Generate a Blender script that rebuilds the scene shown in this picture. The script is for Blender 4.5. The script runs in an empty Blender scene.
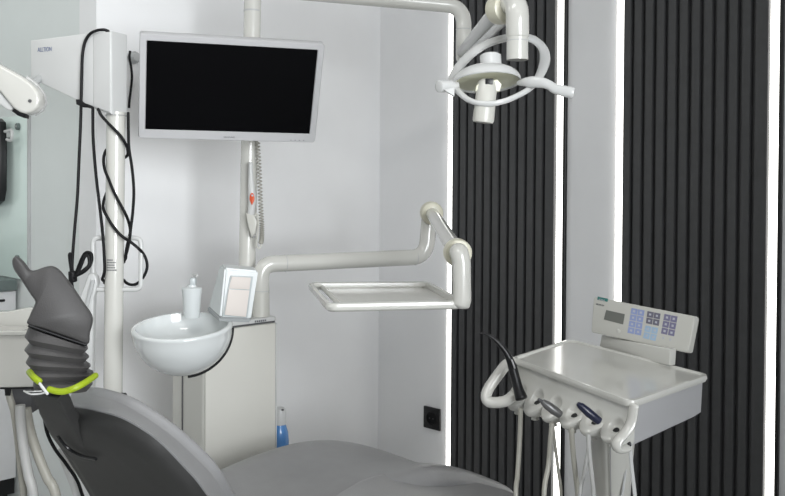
import bpy, bmesh, math, random
from mathutils import Vector as V, Matrix
random.seed(4)
S = bpy.context.scene
COL = S.collection

# ------------------------------------------------------------------ camera
FOC, PPX, PPY, CAMH = 900.0, 392.5, 200.0, 1.3
_p, _r = .01525, .006
_f = V((0, math.cos(_p), -math.sin(_p)))
_u0 = V((0, math.sin(_p), math.cos(_p)))
_r0 = V((1, 0, 0))
_u = _u0*math.cos(_r) - _r0*math.sin(_r)
_x = _r0*math.cos(_r) + _u0*math.sin(_r)
CAM = V((0, 0, CAMH))
cd = bpy.data.cameras.new('camera')
cam = bpy.data.objects.new('camera', cd)
COL.objects.link(cam)
cd.sensor_width = 36
cd.lens = FOC/785*36
cd.shift_y = -(248-PPY)/785
cd.clip_start = .05
m = Matrix.Identity(4)
for i in range(3):
    m[i][0], m[i][1], m[i][2], m[i][3] = _x[i], _u[i], -_f[i], CAM[i]
cam.matrix_world = m
S.camera = cam

def E1(): return V((.703, .711, 0)).normalized()
VV = V((.703, .711, 0)).normalized()          # across the room, towards the slatted wall
UU = V((VV.y, -VV.x, 0))                       # along the slatted wall, towards the viewer
ZZ = V((0, 0, 1))
def R(u, v, z=0): return UU*u + VV*v + ZZ*z

def ray(px, py): return _x*((px-PPX)/FOC) + _u*((PPY-py)/FOC) + _f
def P(px, py, y):
    d = ray(px, py)
    return CAM + d*(y/d.y)
def hit(px, py, o, n):
    d = ray(px, py)
    return CAM + d*((o-CAM).dot(n)/d.dot(n))

# ------------------------------------------------------------------ light
w = bpy.data.worlds.new('world')
S.world = w
w.use_nodes = True
bg = w.node_tree.nodes['Background']
bg.inputs[0].default_value = (.75, .87, 1, 1)
bg.inputs[1].default_value = 1.0
S.view_settings.view_transform = 'Standard'
S.view_settings.look = 'None'
S.view_settings.gamma = 1
S.view_settings.exposure = 0.0

def area(name, loc, direction, sx, sy, power, color):
    ld = bpy.data.lights.new(name, 'AREA')
    ld.shape = 'RECTANGLE'; ld.size = sx; ld.size_y = sy
    ld.energy = power; ld.color = color
    o = bpy.data.objects.new(name, ld)
    COL.objects.link(o)
    o.location = loc
    o.rotation_euler = V(direction).to_track_quat('-Z', 'Y').to_euler()
    return o
CEIL = 2.75
area('window_daylight', R(1.56, .1, 1.55), -UU + VV*.13, 1.7, 1.5, 33, (.96, .985, 1)).data.spread = math.radians(75)
area('ceiling_lamp_light', R(-1.35, .3, CEIL-.04), (0, 0, -1), 1.1, .28, 12.5, (1, .99, .965))
area('ceiling_lamp_light', R(.2, .2, CEIL-.04), (0, 0, -1), 1.1, .28, 6, (1, .99, .965))
area('ceiling_lamp_light', R(-3.4, -.1, CEIL-.04), (0, 0, -1), 1.1, .28, 12, (1, .99, .965))  # added lamp over the alcove, put in to brighten the left wall

# ------------------------------------------------------------------ materials
def mat(name, col, rough=.4, spec=.5, coat=0, metal=0, emit=None, es=0, bump=0, bscale=200, vary=0, vscale=6, trans=0):
    ma = bpy.data.materials.new(name)
    ma.use_nodes = True
    nt = ma.node_tree
    b = nt.nodes['Principled BSDF']
    b.inputs['Base Color'].default_value = (*col, 1)
    b.inputs['Roughness'].default_value = rough
    b.inputs['Specular IOR Level'].default_value = spec
    b.inputs['Coat Weight'].default_value = coat
    b.inputs['Coat Roughness'].default_value = .08
    b.inputs['Metallic'].default_value = metal
    b.inputs['Transmission Weight'].default_value = trans
    if emit:
        b.inputs['Emission Color'].default_value = (*emit, 1)
        b.inputs['Emission Strength'].default_value = es
    tc = nt.nodes.new('ShaderNodeTexCoord')
    if vary:
        n = nt.nodes.new('ShaderNodeTexNoise'); n.inputs['Scale'].default_value = vscale
        n.inputs['Detail'].default_value = 4
        nt.links.new(tc.outputs['Object'], n.inputs['Vector'])
        r = nt.nodes.new('ShaderNodeValToRGB')
        lo = [c*(1-vary) for c in col]; hi = [min(1, c*(1+vary)) for c in col]
        r.color_ramp.elements[0].position = .3; r.color_ramp.elements[1].position = .7
        r.color_ramp.elements[0].color = (*lo, 1); r.color_ramp.elements[1].color = (*hi, 1)
        nt.links.new(n.outputs['Fac'], r.inputs['Fac'])
        nt.links.new(r.outputs['Color'], b.inputs['Base Color'])
    if bump:
        n = nt.nodes.new('ShaderNodeTexNoise'); n.inputs['Scale'].default_value = bscale
        n.inputs['Detail'].default_value = 3
        nt.links.new(tc.outputs['Object'], n.inputs['Vector'])
        bp = nt.nodes.new('ShaderNodeBump'); bp.inputs['Strength'].default_value = bump
        bp.inputs['Distance'].default_value = .002
        nt.links.new(n.outputs['Fac'], bp.inputs['Height'])
        nt.links.new(bp.outputs['Normal'], b.inputs['Normal'])
    return ma
M = dict(
    wall=mat('white_wall_paint', (.80, .802, .808), .7, .25, bump=.12, bscale=160, vary=.012),
    wall_green=mat('pale_green_grey_wall_paint', (.70, .735, .725), .6, .3, bump=.12, bscale=160, vary=.012),
    ceil=mat('ceiling_paint', (.85, .85, .84), .8, .2, vary=.01),
    floor=mat('grey_vinyl_floor', (.50, .50, .49), .45, .4, vary=.12, vscale=25),
    slat=mat('charcoal_slat', (.062, .0625, .064), .55, .35, bump=.1, bscale=300, vary=.06, vscale=40),
    black=mat('black_plastic', (.006, .006, .007), .35, .4, vary=.1),
    rubber=mat('black_cable_rubber', (.005, .005, .006), .55, .25, vary=.1, vscale=40),
    glow=mat('led_diffuser', (.9, .9, .85), .5, .3, emit=(1, .99, .95), es=4.0),
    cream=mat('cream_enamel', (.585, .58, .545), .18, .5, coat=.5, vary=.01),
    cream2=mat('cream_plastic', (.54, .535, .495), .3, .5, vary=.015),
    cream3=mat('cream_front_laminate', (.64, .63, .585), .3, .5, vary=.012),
    cheek=mat('shade_toned_cheek', (.40, .40, .41), .35, .5, vary=.012),  # white plastic, coloured grey to stand for shade
    collar=mat('yellowed_cream_collar', (.66, .64, .52), .35, .5, vary=.02),
    grey_cream=mat('grey_cream_panel', (.52, .515, .48), .35, .45, vary=.012),
    white=mat('white_plastic', (.56, .565, .56), .3, .5, vary=.01),
    porcelain=mat('white_glazed_bowl', (.64, .665, .665), .1, .5, coat=.5, vary=.01),
    cool2=mat('pale_translucent_plastic', (.60, .63, .635), .3, .5, vary=.01),
    cool=mat('cool_grey_plastic', (.45, .485, .495), .3, .5, vary=.01),
    bezel=mat('silver_bezel', (.49, .49, .50), .35, .5, vary=.01),
    screen=mat('black_screen', (.0015, .0015, .002), .55, .05, vary=.1),
    shell=mat('dark_grey_shell', (.031, .031, .0305), .55, .3, bump=.15, bscale=400, vary=.05, vscale=30),
    shell2=mat('grey_rear_cover', (.066, .066, .066), .55, .3, bump=.15, bscale=400, vary=.05, vscale=30),
    pad=mat('dark_grey_upholstery', (.055, .053, .053), .5, .35, bump=.2, bscale=350, vary=.05, vscale=30),
    seat=mat('grey_upholstery', (.26, .26, .265), .38, .4, bump=.2, bscale=350, vary=.03, vscale=30),
    steel=mat('brushed_metal', (.6, .6, .6), .3, .5, metal=1, vary=.03),
    hose=mat('beige_grey_hose', (.36, .35, .31), .4, .4, vary=.03),
    hose2=mat('light_grey_hose', (.40, .40, .39), .4, .4, vary=.03),
    neon=mat('neon_yellow_green_cord', (.27, .36, .010), .5, .4, vary=.08, vscale=300),
    glass=mat('pale_green_glass', (.66, .77, .73), .12, .5, coat=.3, vary=.02),
    worktop=mat('grey_green_worktop', (.13, .16, .155), .35, .4, vary=.05, vscale=50),
    drawer=mat('white_cabinet_laminate', (.72, .72, .73), .35, .4, vary=.01),
    dgrey=mat('dark_grey_plastic', (.085, .085, .09), .45, .4, vary=.04),
    mgrey=mat('mid_grey_plastic', (.30, .30, .30), .45, .4, vary=.03),
    mgrey2=mat('grey_catch_lip', (.25, .265, .27), .4, .4, vary=.02),
    hgrey=mat('dark_metal_grey', (.15, .15, .15), .3, .5, metal=.4, vary=.03),
    sgrey=mat('soft_grey_plastic', (.42, .43, .43), .4, .4, vary=.02),
    refl=mat('yellow_white_reflector', (.95, .95, .78), .25, .6, coat=.3, vary=.03),
    lampw=mat('lamp_white', (.58, .585, .58), .22, .5, coat=.3, vary=.01),
    navy=mat('navy_plastic', (.010, .013, .035), .3, .5, vary=.05),
    orange=mat('orange_mark', (.62, .09, .03), .4, .4, vary=.05),
    paper=mat('pinkish_paper', (.66, .61, .575), .8, .2, vary=.015),
    blue=mat('blue_plastic', (.10, .27, .60), .2, .5, coat=.3, vary=.05),
    ink=mat('grey_print', (.16, .16, .17), .6, .3, vary=.05),
    brandblue=mat('blue_grey_print', (.16, .19, .30), .6, .3, vary=.05),
    teal=mat('teal_badge', (.03, .19, .17), .4, .4, vary=.05),
    lcd=mat('lcd_grey_green', (.15, .155, .14), .3, .5, vary=.05),
    keyblue=mat('lavender_blue_keys', (.30, .36, .60), .4, .4, vary=.03),
    keycyan=mat('pale_blue_keys', (.36, .50, .66), .4, .4, vary=.03),
    keydark=mat('slate_violet_keys', (.155, .15, .20), .4, .4, vary=.03),
    keyviolet=mat('grey_violet_keys', (.20, .19, .30), .4, .4, vary=.03),
    icon=mat('white_icon', (.50, .51, .56), .5, .3, vary=.02),
)

# ------------------------------------------------------------------ mesh helpers
def frames(pts):
    n = len(pts); T = []
    for i in range(n):
        a = pts[max(i-1, 0)]; b = pts[min(i+1, n-1)]
        T.append((b-a).normalized())
    up = ZZ if abs(T[0].z) < .9 else V((1, 0, 0))
    N = [(up - T[0]*up.dot(T[0])).normalized()]
    for i in range(1, n):
        q = T[i-1].rotation_difference(T[i])
        v = q @ N[-1]
        N.append((v - T[i]*v.dot(T[i])).normalized())
    return T, N
def smooth_path(ctrl, n=8):
    c = [V(p) for p in ctrl]
    c = [c[0]*2-c[1]] + c + [c[-1]*2-c[-2]]
    out = []
    for i in range(1, len(c)-2):
        for k in range(n):
            t = k/n
            a, b, d, e = c[i-1], c[i], c[i+1], c[i+2]
            out.append(.5*((2*b) + (d-a)*t + (2*a-5*b+4*d-e)*t*t + (3*b-a-3*d+e)*t**3))
    out.append(c[-2].copy())
    return out
def fillet(ctrl, rad, n=7):
    c = [V(p) for p in ctrl]; out = [c[0]]
    for i in range(1, len(c)-1):
        r = rad[i-1] if isinstance(rad, (list, tuple)) else rad
        a = (c[i-1]-c[i]); b = (c[i+1]-c[i]); la, lb = a.length, b.length
        a.normalize(); b.normalize()
        ang = a.angle(b)
        t = min(r/math.tan(ang/2), la*.49, lb*.49) if ang < 3.1 else 0
        if t < 1e-5: out.append(c[i]); continue
        p0 = c[i]+a*t; p1 = c[i]+b*t
        for k in range(n+1):
            s = k/n
            out.append(p0*(1-s)**2 + c[i]*2*s*(1-s) + p1*s*s)
    out.append(c[-1])
    return out
def loft(bm, rings, cap0=True, cap1=True, closed=True):
    rows = [[bm.verts.new(p) for p in r] for r in rings]
    n = len(rows[0])
    for a, b in zip(rows, rows[1:]):
        for i in range(n if closed else n-1):
            j = (i+1) % n
            try: bm.faces.new((a[i], a[j], b[j], b[i]))
            except ValueError: pass
    if cap0: bm.faces.new(list(reversed(rows[0])))
    if cap1: bm.faces.new(rows[-1])
    return rows
def tube(bm, pts, r, n=14, flat=1.0, flat_dir=None, round_ends=0):
    pts = [V(p) for p in pts]
    T, N = frames(pts)
    rings = []
    for i, p in enumerate(pts):
        rr = r[i] if isinstance(r, (list, tuple)) else r
        if flat_dir is not None:
            a = (V(flat_dir) - T[i]*V(flat_dir).dot(T[i])).normalized()
        else: a = N[i]
        b = T[i].cross(a)
        rings.append([p + a*(math.cos(2*math.pi*k/n)*rr*flat) + b*(math.sin(2*math.pi*k/n)*rr) for k in range(n)])
    if round_ends:
        def endcap(p, t, ring, sgn):
            out = []
            for f_, s in ((.35, .94), (.7, .72), (.93, .4)):
                out.append([p + (q-p)*s + t*(sgn*f_*round_ends) for q in ring])
            return out
        rings = list(reversed(endcap(pts[0], T[0], rings[0], -1))) + rings + endcap(pts[-1], T[-1], rings[-1], 1)
    loft(bm, rings)
def lathe(bm, prof, origin, axis=(0, 0, 1), n=32, xdir=None, sx=1.0):
    ax = V(axis).normalized()
    a = V(xdir) if xdir is not None else (V((1, 0, 0)) if abs(ax.x) < .9 else V((0, 1, 0)))
    a = (a - ax*a.dot(ax)).normalized(); b = ax.cross(a)
    o = V(origin)
    rings = [[o + ax*h + a*(math.cos(2*math.pi*k/n)*r*sx) + b*(math.sin(2*math.pi*k/n)*r) for k in range(n)] for r, h in prof]
    loft(bm, rings)
def box(bm, o, ax, ay, az, bev=0, seg=2):
    """box spanning corner o and the three edge vectors"""
    o = V(o); ax = V(ax); ay = V(ay); az = V(az)
    vs = [bm.verts.new(o + ax*i + ay*j + az*k) for k in (0, 1) for j in (0, 1) for i in (0, 1)]
    fs = [bm.faces.new([vs[i] for i in q]) for q in ((0, 2, 3, 1), (4, 5, 7, 6), (0, 1, 5, 4), (2, 6, 7, 3), (0, 4, 6, 2), (1, 3, 7, 5))]
    if bev:
        es = list({e for f in fs for e in f.edges})
        bmesh.ops.bevel(bm, geom=es, offset=bev, segments=seg, affect='EDGES', profile=.5)
def cbox(bm, c, ax, ay, az, bev=0, seg=2):
    c = V(c); ax = V(ax); ay = V(ay); az = V(az)
    box(bm, c-ax/2-ay/2-az/2, ax, ay, az, bev, seg)
def slab(bm, pts, nvec, th, bev=0, seg=3, lid=.985):
    """outline pts extruded from -th/2 to th/2 along nvec, with rounded edges"""
    pts = [V(p) for p in pts]; c = sum(pts, V())/len(pts); nv = V(nvec).normalized()
    if not bev:
        loft(bm, [[p - nv*th/2 for p in pts], [p + nv*th/2 for p in pts]]); return
    def inset(d):
        out = []
        n = len(pts)
        for i in range(n):
            e0 = (pts[i]-pts[i-1]); e1 = (pts[(i+1) % n]-pts[i])
            t = (e0.normalized()+e1.normalized())
            if t.length < 1e-6: t = e0
            o = nv.cross(t).normalized()
            if (c-pts[i]).dot(o) < 0 and abs((c-pts[i]).normalized().dot(o)) > .15: pass
            out.append(pts[i] + o*d*SIGN[0])
        return out
    area_ = V()
    for i in range(len(pts)): area_ += (pts[i]-c).cross(pts[(i+1) % len(pts)]-c)
    SIGN = [1 if area_.dot(nv) > 0 else -1]
    rings = []
    for k in range(seg+1):
        a = math.pi/2*k/seg
        rings.append([p - nv*(th/2 - bev*(1-math.sin(a))) for p in inset(bev*(1-math.sin(a)))][:] if False else
                     [p + nv*(-th/2 + bev*(1-math.cos(math.pi/2*k/seg))) for p in inset(bev*(1-math.sin(math.pi/2*k/seg)))])
    for k in range(seg, -1, -1):
        rings.append([p + nv*(th/2 - bev*(1-math.cos(math.pi/2*k/seg))) for p in inset(bev*(1-math.sin(math.pi/2*k/seg)))])
    loft(bm, rings)
def tagp(o, label=None, cat=None, group=None, kind=None):
    if label: o['label'] = label
    if cat: o['category'] = cat
    if group: o['group'] = group
    if kind: o['kind'] = kind
    return o
def obj(name, bm, ma, parent=None, ang=35, subd=0, label=None, mats=None):
    bmesh.ops.recalc_face_normals(bm, faces=bm.faces)
    me = bpy.data.meshes.new(name)
    xs = [v.co.copy() for v in bm.verts]
    lo = V((min(p.x for p in xs), min(p.y for p in xs), min(p.z for p in xs)))
    hi = V((max(p.x for p in xs), max(p.y for p in xs), max(p.z for p in xs)))
    c = (lo+hi)/2
    if parent is None: c.z = lo.z
    bmesh.ops.translate(bm, verts=bm.verts, vec=-c)
    bm.to_mesh(me); bm.free()
    for ma_ in (mats or [ma]): me.materials.append(ma_)
    me.polygons.foreach_set('use_smooth', [True]*len(me.polygons))
    if ang and not subd: me.set_sharp_from_angle(angle=math.radians(ang))
    o = bpy.data.objects.new(name, me)
    COL.objects.link(o)
    o.location = c
    if parent is not None:
        o.parent = parent
        base = V(parent['_w']) if '_w' in parent else V((0, 0, 0))
        o.location = c - base
        o['_w'] = tuple(c)
    else:
        o['_w'] = tuple(c)
    if subd:
        md = o.modifiers.new('subd', 'SUBSURF'); md.levels = subd; md.render_levels = subd
    if label: o['label'] = label
    return o
def thing(name, label, cat, loc, group=None):
    o = bpy.data.objects.new(name, None); COL.objects.link(o)
    o.location = loc; o['_w'] = tuple(V(loc)); o.empty_display_size = .05
    return tagp(o, label, cat, group)
def struct(name, bm, ma): return tagp(obj(name, bm, ma), kind='structure')
def B(): return bmesh.new()
def lettering(name, text, origin, xd, yd, height, ma, parent, depth=.0006, width=None):
    cu = bpy.data.curves.new('t', 'FONT'); cu.body = text; cu.size = 1; cu.extrude = .02
    o = bpy.data.objects.new('t', cu); COL.objects.link(o)
    dg = bpy.context.evaluated_depsgraph_get()
    me = bpy.data.meshes.new_from_object(o.evaluated_get(dg))
    bpy.data.objects.remove(o)
    bm = B(); bm.from_mesh(me); bpy.data.meshes.remove(me)
    xs = [v.co.x for v in bm.verts]; ys = [v.co.y for v in bm.verts]
    x0, x1, y0, y1 = min(xs), max(xs), min(ys), max(ys)
    sy = height/(y1-y0); sx = (width/(x1-x0)) if width else sy
    xd = V(xd).normalized(); yd = V(yd); yd = (yd - xd*yd.dot(xd)).normalized(); zd = xd.cross(yd)
    for v in bm.verts:
        v.co = V(origin) + xd*((v.co.x-x0)*sx) + yd*((v.co.y-y0)*sy) + zd*(depth*(.5 if v.co.z > 0 else -.5))
    return obj(name, bm, ma, parent)

# ------------------------------------------------------------------ the room
VR, UB, UA = 2.76, -2.81, -4.35          # slatted wall, back wall, return wall, alcove wall
VL = hit(96.3, 60, R(UB, 0), UU).dot(VV)
UN, VN = 1.6, -1.9                                 # wall behind the camera, window wall
def wbox(name, u0, u1, v0, v1, z0, z1, ma):
    b = B(); box(b, R(u0, v0, z0), UU*(u1-u0), VV*(v1-v0), ZZ*(z1-z0)); return struct(name, b, ma)
wbox('floor', UA-.1, UN+.1, VN-.1, VR+.1, -.1, 0, M['floor'])
wbox('ceiling', UA-.1, UN+.1, VN-.1, VR+.1, CEIL, CEIL+.1, M['ceil'])
wbox('wall_right', UB-.1, UN+.1, VR, VR+.1, 0, CEIL, M['wall'])
wbox('wall_back', UB-.12, UB, VL, VR, 0, CEIL, M['wall'])
wbox('wall_left', UA, UB-.12, VL, VL+.1, 0, CEIL, M['wall_green'])
wbox('wall_alcove', UA-.1, UA, VN, VL+.1, 0, CEIL, M['wall_green'])
wbox('wall_side', UA, UN, VN-.1, VN, 0, CEIL, M['wall'])
# wall behind the camera, with the window
W0, W1, WZ0, WZ1 = -.8, 1.0, .75, 2.35
b = B()
box(b, R(UN, VN, 0), UU*.1, VV*(W0-VN), ZZ*CEIL)
box(b, R(UN, W1, 0), UU*.1, VV*(VR-W1), ZZ*CEIL)
box(b, R(UN, W0, 0), UU*.1, VV*(W1-W0), ZZ*WZ0)
box(b, R(UN, W0, WZ1), UU*.1, VV*(W1-W0), ZZ*(CEIL-WZ1))
struct('wall_rear', b, M['wall'])
b = B()
for (v0, v1, z0, z1) in ((W0, W0+.06, WZ0, WZ1), (W1-.06, W1, WZ0, WZ1), (W0, W1, WZ0, WZ0+.06), (W0, W1, WZ1-.06, WZ1), ((W0+W1)/2-.03, (W0+W1)/2+.03, WZ0, WZ1)):
    box(b, R(UN+.03, v0, z0), UU*.05, VV*(v1-v0), ZZ*(z1-z0))
struct('window_1', b, M['white'])

# slatted panels and their light strips
PF = VR-.024
def u_at(px, py, v): return hit(px, py, R(0, v), VV).dot(UU)
def slat_panel(x0, x1, label):
    u0, u1 = u_at(x0, 187, PF), u_at(x1, 187, PF)
    n = 12; p = (u1-u0)/n; prof = [(u0, VR-.001)]
    for k in range(n):
        a = u0 + p*k
        prof += [(a+.0005, PF+.004), (a+.003, PF), (a+p*.66, PF), (a+p*.70, PF+.003), (a+p*.73, VR-.006), (a+p*.97, VR-.006)]
    prof[-1] = (u1, PF+.002)
    prof[-2] = (u1-.001, PF)
    prof[-3] = (u1-p*.3, PF)
    prof += [(u1, VR-.001)]
    b = B()
    loft(b, [[R(u, v, z) for u, v in prof] for z in (0, CEIL)])
    tagp(obj('slat_panel', b, M['slat'], ang=20), label, 'wall panel', 'fluted charcoal wall panels')
    return u0, u1
def led_strip(u0, u1, label, dark=0):
    t = thing('light_strip', label, 'light strip', R((u0+u1)/2, VR, 0), 'vertical light strips beside the slat panels')
    b = B(); box(b, R(u0, VR-.008, 0), UU*(u1-u0), VV*.0075, ZZ*CEIL, .001, 1); obj('diffuser', b, M['glow'], t)
    if dark:
        b = B(); box(b, R(u1+.0005, VR-.014, 0), UU*dark, VV*.0135, ZZ*CEIL, .001, 1); obj('edge_trim', b, M['black'], t)
    return t
sx = lambda x: u_at(x, 187, VR-.006)
pa0, pa1 = slat_panel(451.5, 553.6, 'charcoal vertical slat wall panel behind the dental lamp, between first and second light strips')
pb0, pb1 = slat_panel(621.6, 766.4, 'charcoal vertical slat wall panel behind the keypad, nearest the right edge')
led_strip(sx(448.2), pa0-.0005, 'glowing vertical light strip right of the black wall socket, leftmost of four')
led_strip(pa1+.0005, sx(563.4), 'glowing vertical light strip right of the lamp, at the right edge of its slat panel', .012)
led_strip(sx(615.9), pb0-.0005, 'glowing vertical light strip directly above the keypad, left edge of the right panel')
led_strip(pb1+.0005, sx(778.4), 'glowing vertical light strip at the far right edge of the photo', .011)

# wall socket
a = hit(425, 405.5, R(0, VR), VV); c = hit(441.2, 409.5, R(0, VR), VV)
uo, zo = (a.dot(UU)+c.dot(UU))/2, hit(433, 418, R(0, VR), VV).z
t = thing('power_socket', 'square black wall socket below the instrument tray', 'socket', R(uo, VR, zo))
hs = (c-a).dot(UU)/2
b = B(); box(b, R(uo-hs, VR-.010, zo-hs), UU*2*hs, VV*.0095, ZZ*2*hs, .003); obj('cover_plate', b, M['black'], t)
b = B(); lathe(b, [(.026, 0), (.026, .0035), (.021, .004), (.020, -.0), (.0199, -.0005)], R(uo, VR-.0102, zo), -VV); obj('socket_ring', b, M['rubber'], t)
for s in (-1, 1):
    b = B(); lathe(b, [(.003, 0), (.003, .0012)], R(uo+s*.0095, VR-.0102, zo), -VV, n=12); obj('contact_hole', b, M['dgrey'], t)

# ------------------------------------------------------------------ dental unit
Y0 = 2.62
FL = P(204, 187, Y0); FL.z = 0
UH = 1.3-(323-187)/900*2.70           # top of the cabinet
CW, CDp = .262, .175                   # front width, depth
def U(a, d, z=0): return V((FL.x, FL.y, 0)) + VV*a - UU*d + ZZ*z
unit = thing('dental_unit', 'cream dental unit cabinet with white spittoon bowl and tall pole', 'dental unit', U(CW/2, CDp/2, 0))
b = B()
prof = []
def arc(cx, cy, r, a0, a1, n=6): return [(cx+r*math.cos(math.radians(a0+(a1-a0)*k/n)), cy+r*math.sin(math.radians(a0+(a1-a0)*k/n))) for k in range(n+1)]
# plan of the cabinet (a along front, d depth)
def plan(a0, a1, d0, d1, r): return arc(a0+r, d0+r, r, 180, 270) + arc(a1-r, d0+r, r, 270, 360) + arc(a1-r, d1-r, r, 0, 90) + arc(a0+r, d1-r, r, 90, 180)
pl = plan(0, CW, 0, CDp, .012)
loft(b, [[U(x, y, z) for x, y in pl] for z in (.06, UH-.018)])
obj('cabinet_body', b, M['grey_cream'], unit)
b = B(); box(b, U(.004, -.006, .08), VV*(CW-.006), -UU*.006, ZZ*(UH-.10), .0025); obj('front_panel', b, M['cream3'], unit)
b = B(); box(b, U(CW-.001, -.007, .08), VV*.005, -UU*.02, ZZ*(UH-.10), .002); obj('edge_strip', b, M['white'], unit)
b = B(); box(b, U(-.0035, .108, .08), VV*.003, -UU*.003, ZZ*(UH-.11)); obj('side_seam', b, M['dgrey'], unit)
b = B()
pl = plan(-.002, CW+.004, -.009, CDp+.004, .014)
loft(b, [[U(x, y, z) for x, y in pl] for z in (UH-.012, UH-.003)] + [[U(x*.985+.002, y*.98+.002, UH) for x, y in pl]])
obj('top_plate', b, M['white'], unit)
b = B(); pl2 = plan(.001, CW+.001, -.006, CDp, .012)
loft(b, [[U(x, y, z) for x, y in pl2] for z in (UH-.018, UH-.0125)]); obj('top_seam', b, M['dgrey'], unit)  # dark seam strip under the top plate
lq = hit(261, 323.5, V((0, 0, UH-.0075)), ZZ)
b = B()
for k in range(6):
    box(b, U(CW-.085+k*.0075, -.0094, UH-.0105), VV*.0052, UU*.0006, ZZ*.006)
obj('print', b, M['ink'], unit)
b = B(); pl = plan(.02, CW-.02, .02, CDp-.02, .01)
loft(b, [[U(x, y, z) for x, y in pl] for z in (0, .0605)]); obj('plinth', b, M['dgrey'], unit)

# bowl
bc = P(182.5, 329, 2.42); BR = .1325
tilt = V((-.02, -.135, 1)).normalized()
b = B()
prof = []
for k in range(13):
    t_ = math.radians(-90 + 90*k/12); prof.append((max(.004, BR*math.cos(t_)), BR*math.sin(t_)*.94))
prof += [(BR+.0015, .004), (BR+.0005, .009), (BR-.004, .0115), (BR-.010, .0105)]
for k in range(1, 12):
    t_ = math.radians(-90*k/12); prof.append(((BR-.014)*math.cos(t_)+.0, .006+(BR-.03)*math.sin(t_)*.75))
prof.append((.003, .006-(BR-.03)*.75))
lathe(b, prof, bc, tilt, n=56)
bowl = obj('spittoon_bowl', b, M['porcelain'], unit, ang=60)
# black rubber seal that follows the right and lower side of the bowl
vd = (CAM-bc).normalized(); sx_ = V((1, 0, 0)); sx_ = (sx_-vd*sx_.dot(vd)).normalized(); sy_ = vd.cross(sx_)*-1
if sy_.z > 0: sy_ = -sy_
pts = [bc - vd*.004 + (sx_*math.cos(math.radians(a)) + sy_*math.sin(math.radians(a))*.96)*(BR+.0018) for a in range(-2, 84, 4)]
b = B(); tube(b, pts, .0032, 8); obj('rubber_seal', b, M['rubber'], bowl)
# bracket that carries the bowl on the cabinet
b = B(); tube(b, [bc+V((-.01, .03, -.085)), bc+V((0, .09, -.10)), U(.03, .05, bc.z-.10)], .035, 16); obj('bowl_bracket', b, M['cream2'], unit)
b = B(); lathe(b, [(.018, 0), (.018, .004), (.011, .005), (.010, .001), (.004, .001)], bc - tilt*(.07), tilt, n=20); obj('drain', b, M['steel'], bowl)

# pole
PY = 2.86
p0 = P(246.0, 322, PY); p0.z = UH-.002; p1 = P(252.4, 0, PY)
dirp = (p1-p0).normalized()
ptop = P(253, -12, PY) - dirp*.0305
b = B(); tube(b, [p0, ptop], .0268, 28); pole = obj('pole', b, M['cream'], unit)
b = B(); q = P(252.3, 11, PY); tube(b, [q-dirp*.0025, q+dirp*.0025], .0274, 28); obj('joint_ring', b, M['sgrey'], pole)
b = B(); tube(b, [p0, p0+dirp*.045], .031, 28); obj('pole_socket', b, M['cream2'], pole)

# ------------------------------------------------------------------ monitor
K = .52/.21022908
rays = [ray(139.7, 33.3), ray(325, 44), ray(315, 142.8), ray(138.2, 138.3)]
mm = Matrix(((rays[1].x, -rays[2].x, rays[3].x), (rays[1].y, -rays[2].y, rays[3].y), (rays[1].z, -rays[2].z, rays[3].z)))
sol = mm.inverted() @ rays[0]
TL, TR_, BR_, BL = [CAM + r_*(s*K) for r_, s in zip(rays, (1, sol.x, sol.y, sol.z))]
mx = (TR_-TL).normalized(); my = (TL-BL); my = (my-mx*my.dot(mx)).normalized(); mz = mx.cross(my)
mc = (TL+BR_)/2; mw = (TR_-TL).length; mh = (TL-BL).length
mon = thing('monitor', 'silver framed wide monitor with black screen mounted on the pole', 'monitor', mc - mz*.02)
def mrect(w_, h_, r, dz, cy=0, n=5):
    out = []
    for cx_, cy_, a0 in ((w_/2-r, h_/2-r, 0), (-w_/2+r, h_/2-r, 90), (-w_/2+r, -h_/2+r, 180), (w_/2-r, -h_/2+r, 270)):
        for k in range(n+1):
            a = math.radians(a0+90*k/n); out.append(mc + mx*(cx_+r*math.cos(a)) + my*(cy_+cy+r*math.sin(a)) + mz*dz)
    return out
bt = .0205; bb = .0285
sw, sh, scy = mw-2*bt*.95, mh-bt*.95-bb, (bb-bt)/2
b = B()
loft(b, [mrect(mw-.03, mh-.03, .006, -.042), mrect(mw-.006, mh-.006, .008, -.034), mrect(mw, mh, .008, -.028), mrect(mw, mh, .008, -.003), mrect(mw-.004, mh-.004, .007, 0),
         mrect(sw+.004, sh+.004, .002, 0, scy), mrect(sw, sh, .002, -.004, scy), mrect(sw*.98, sh*.98, .002, -.0055, scy)])
obj('bezel', b, M['bezel'], mon)
b = B(); loft(b, [mrect(sw-.0005, sh-.0005, .002, -.0053, scy), mrect(sw-.0005, sh-.0005, .002, -.0025, scy)]); obj('screen', b, M['screen'], mon)
lettering('lettering', 'SAMSUNG', mc - mx*.016 - my*(mh/2-.009) + mz*.0006, mx, my, .0045, M['ink'], mon, width=.032)
b = B()
for k in range(4): cbox(b, mc + mx*(mw/2-.075+k*.013) - my*(mh/2-.007) + mz*.0004, mx*.004, my*.0015, mz*.0012)
obj('button_row', b, M['ink'], mon)
b = B(); mb = mc - mz*.042
pq = P(250.5, 88, PY)
tube(b, [mb+mz*.002, mb - mz*.03, pq + V((0, -.034, -.01))], .018, 16); obj('mount_bracket', b, M['cream2'], mon)

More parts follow.
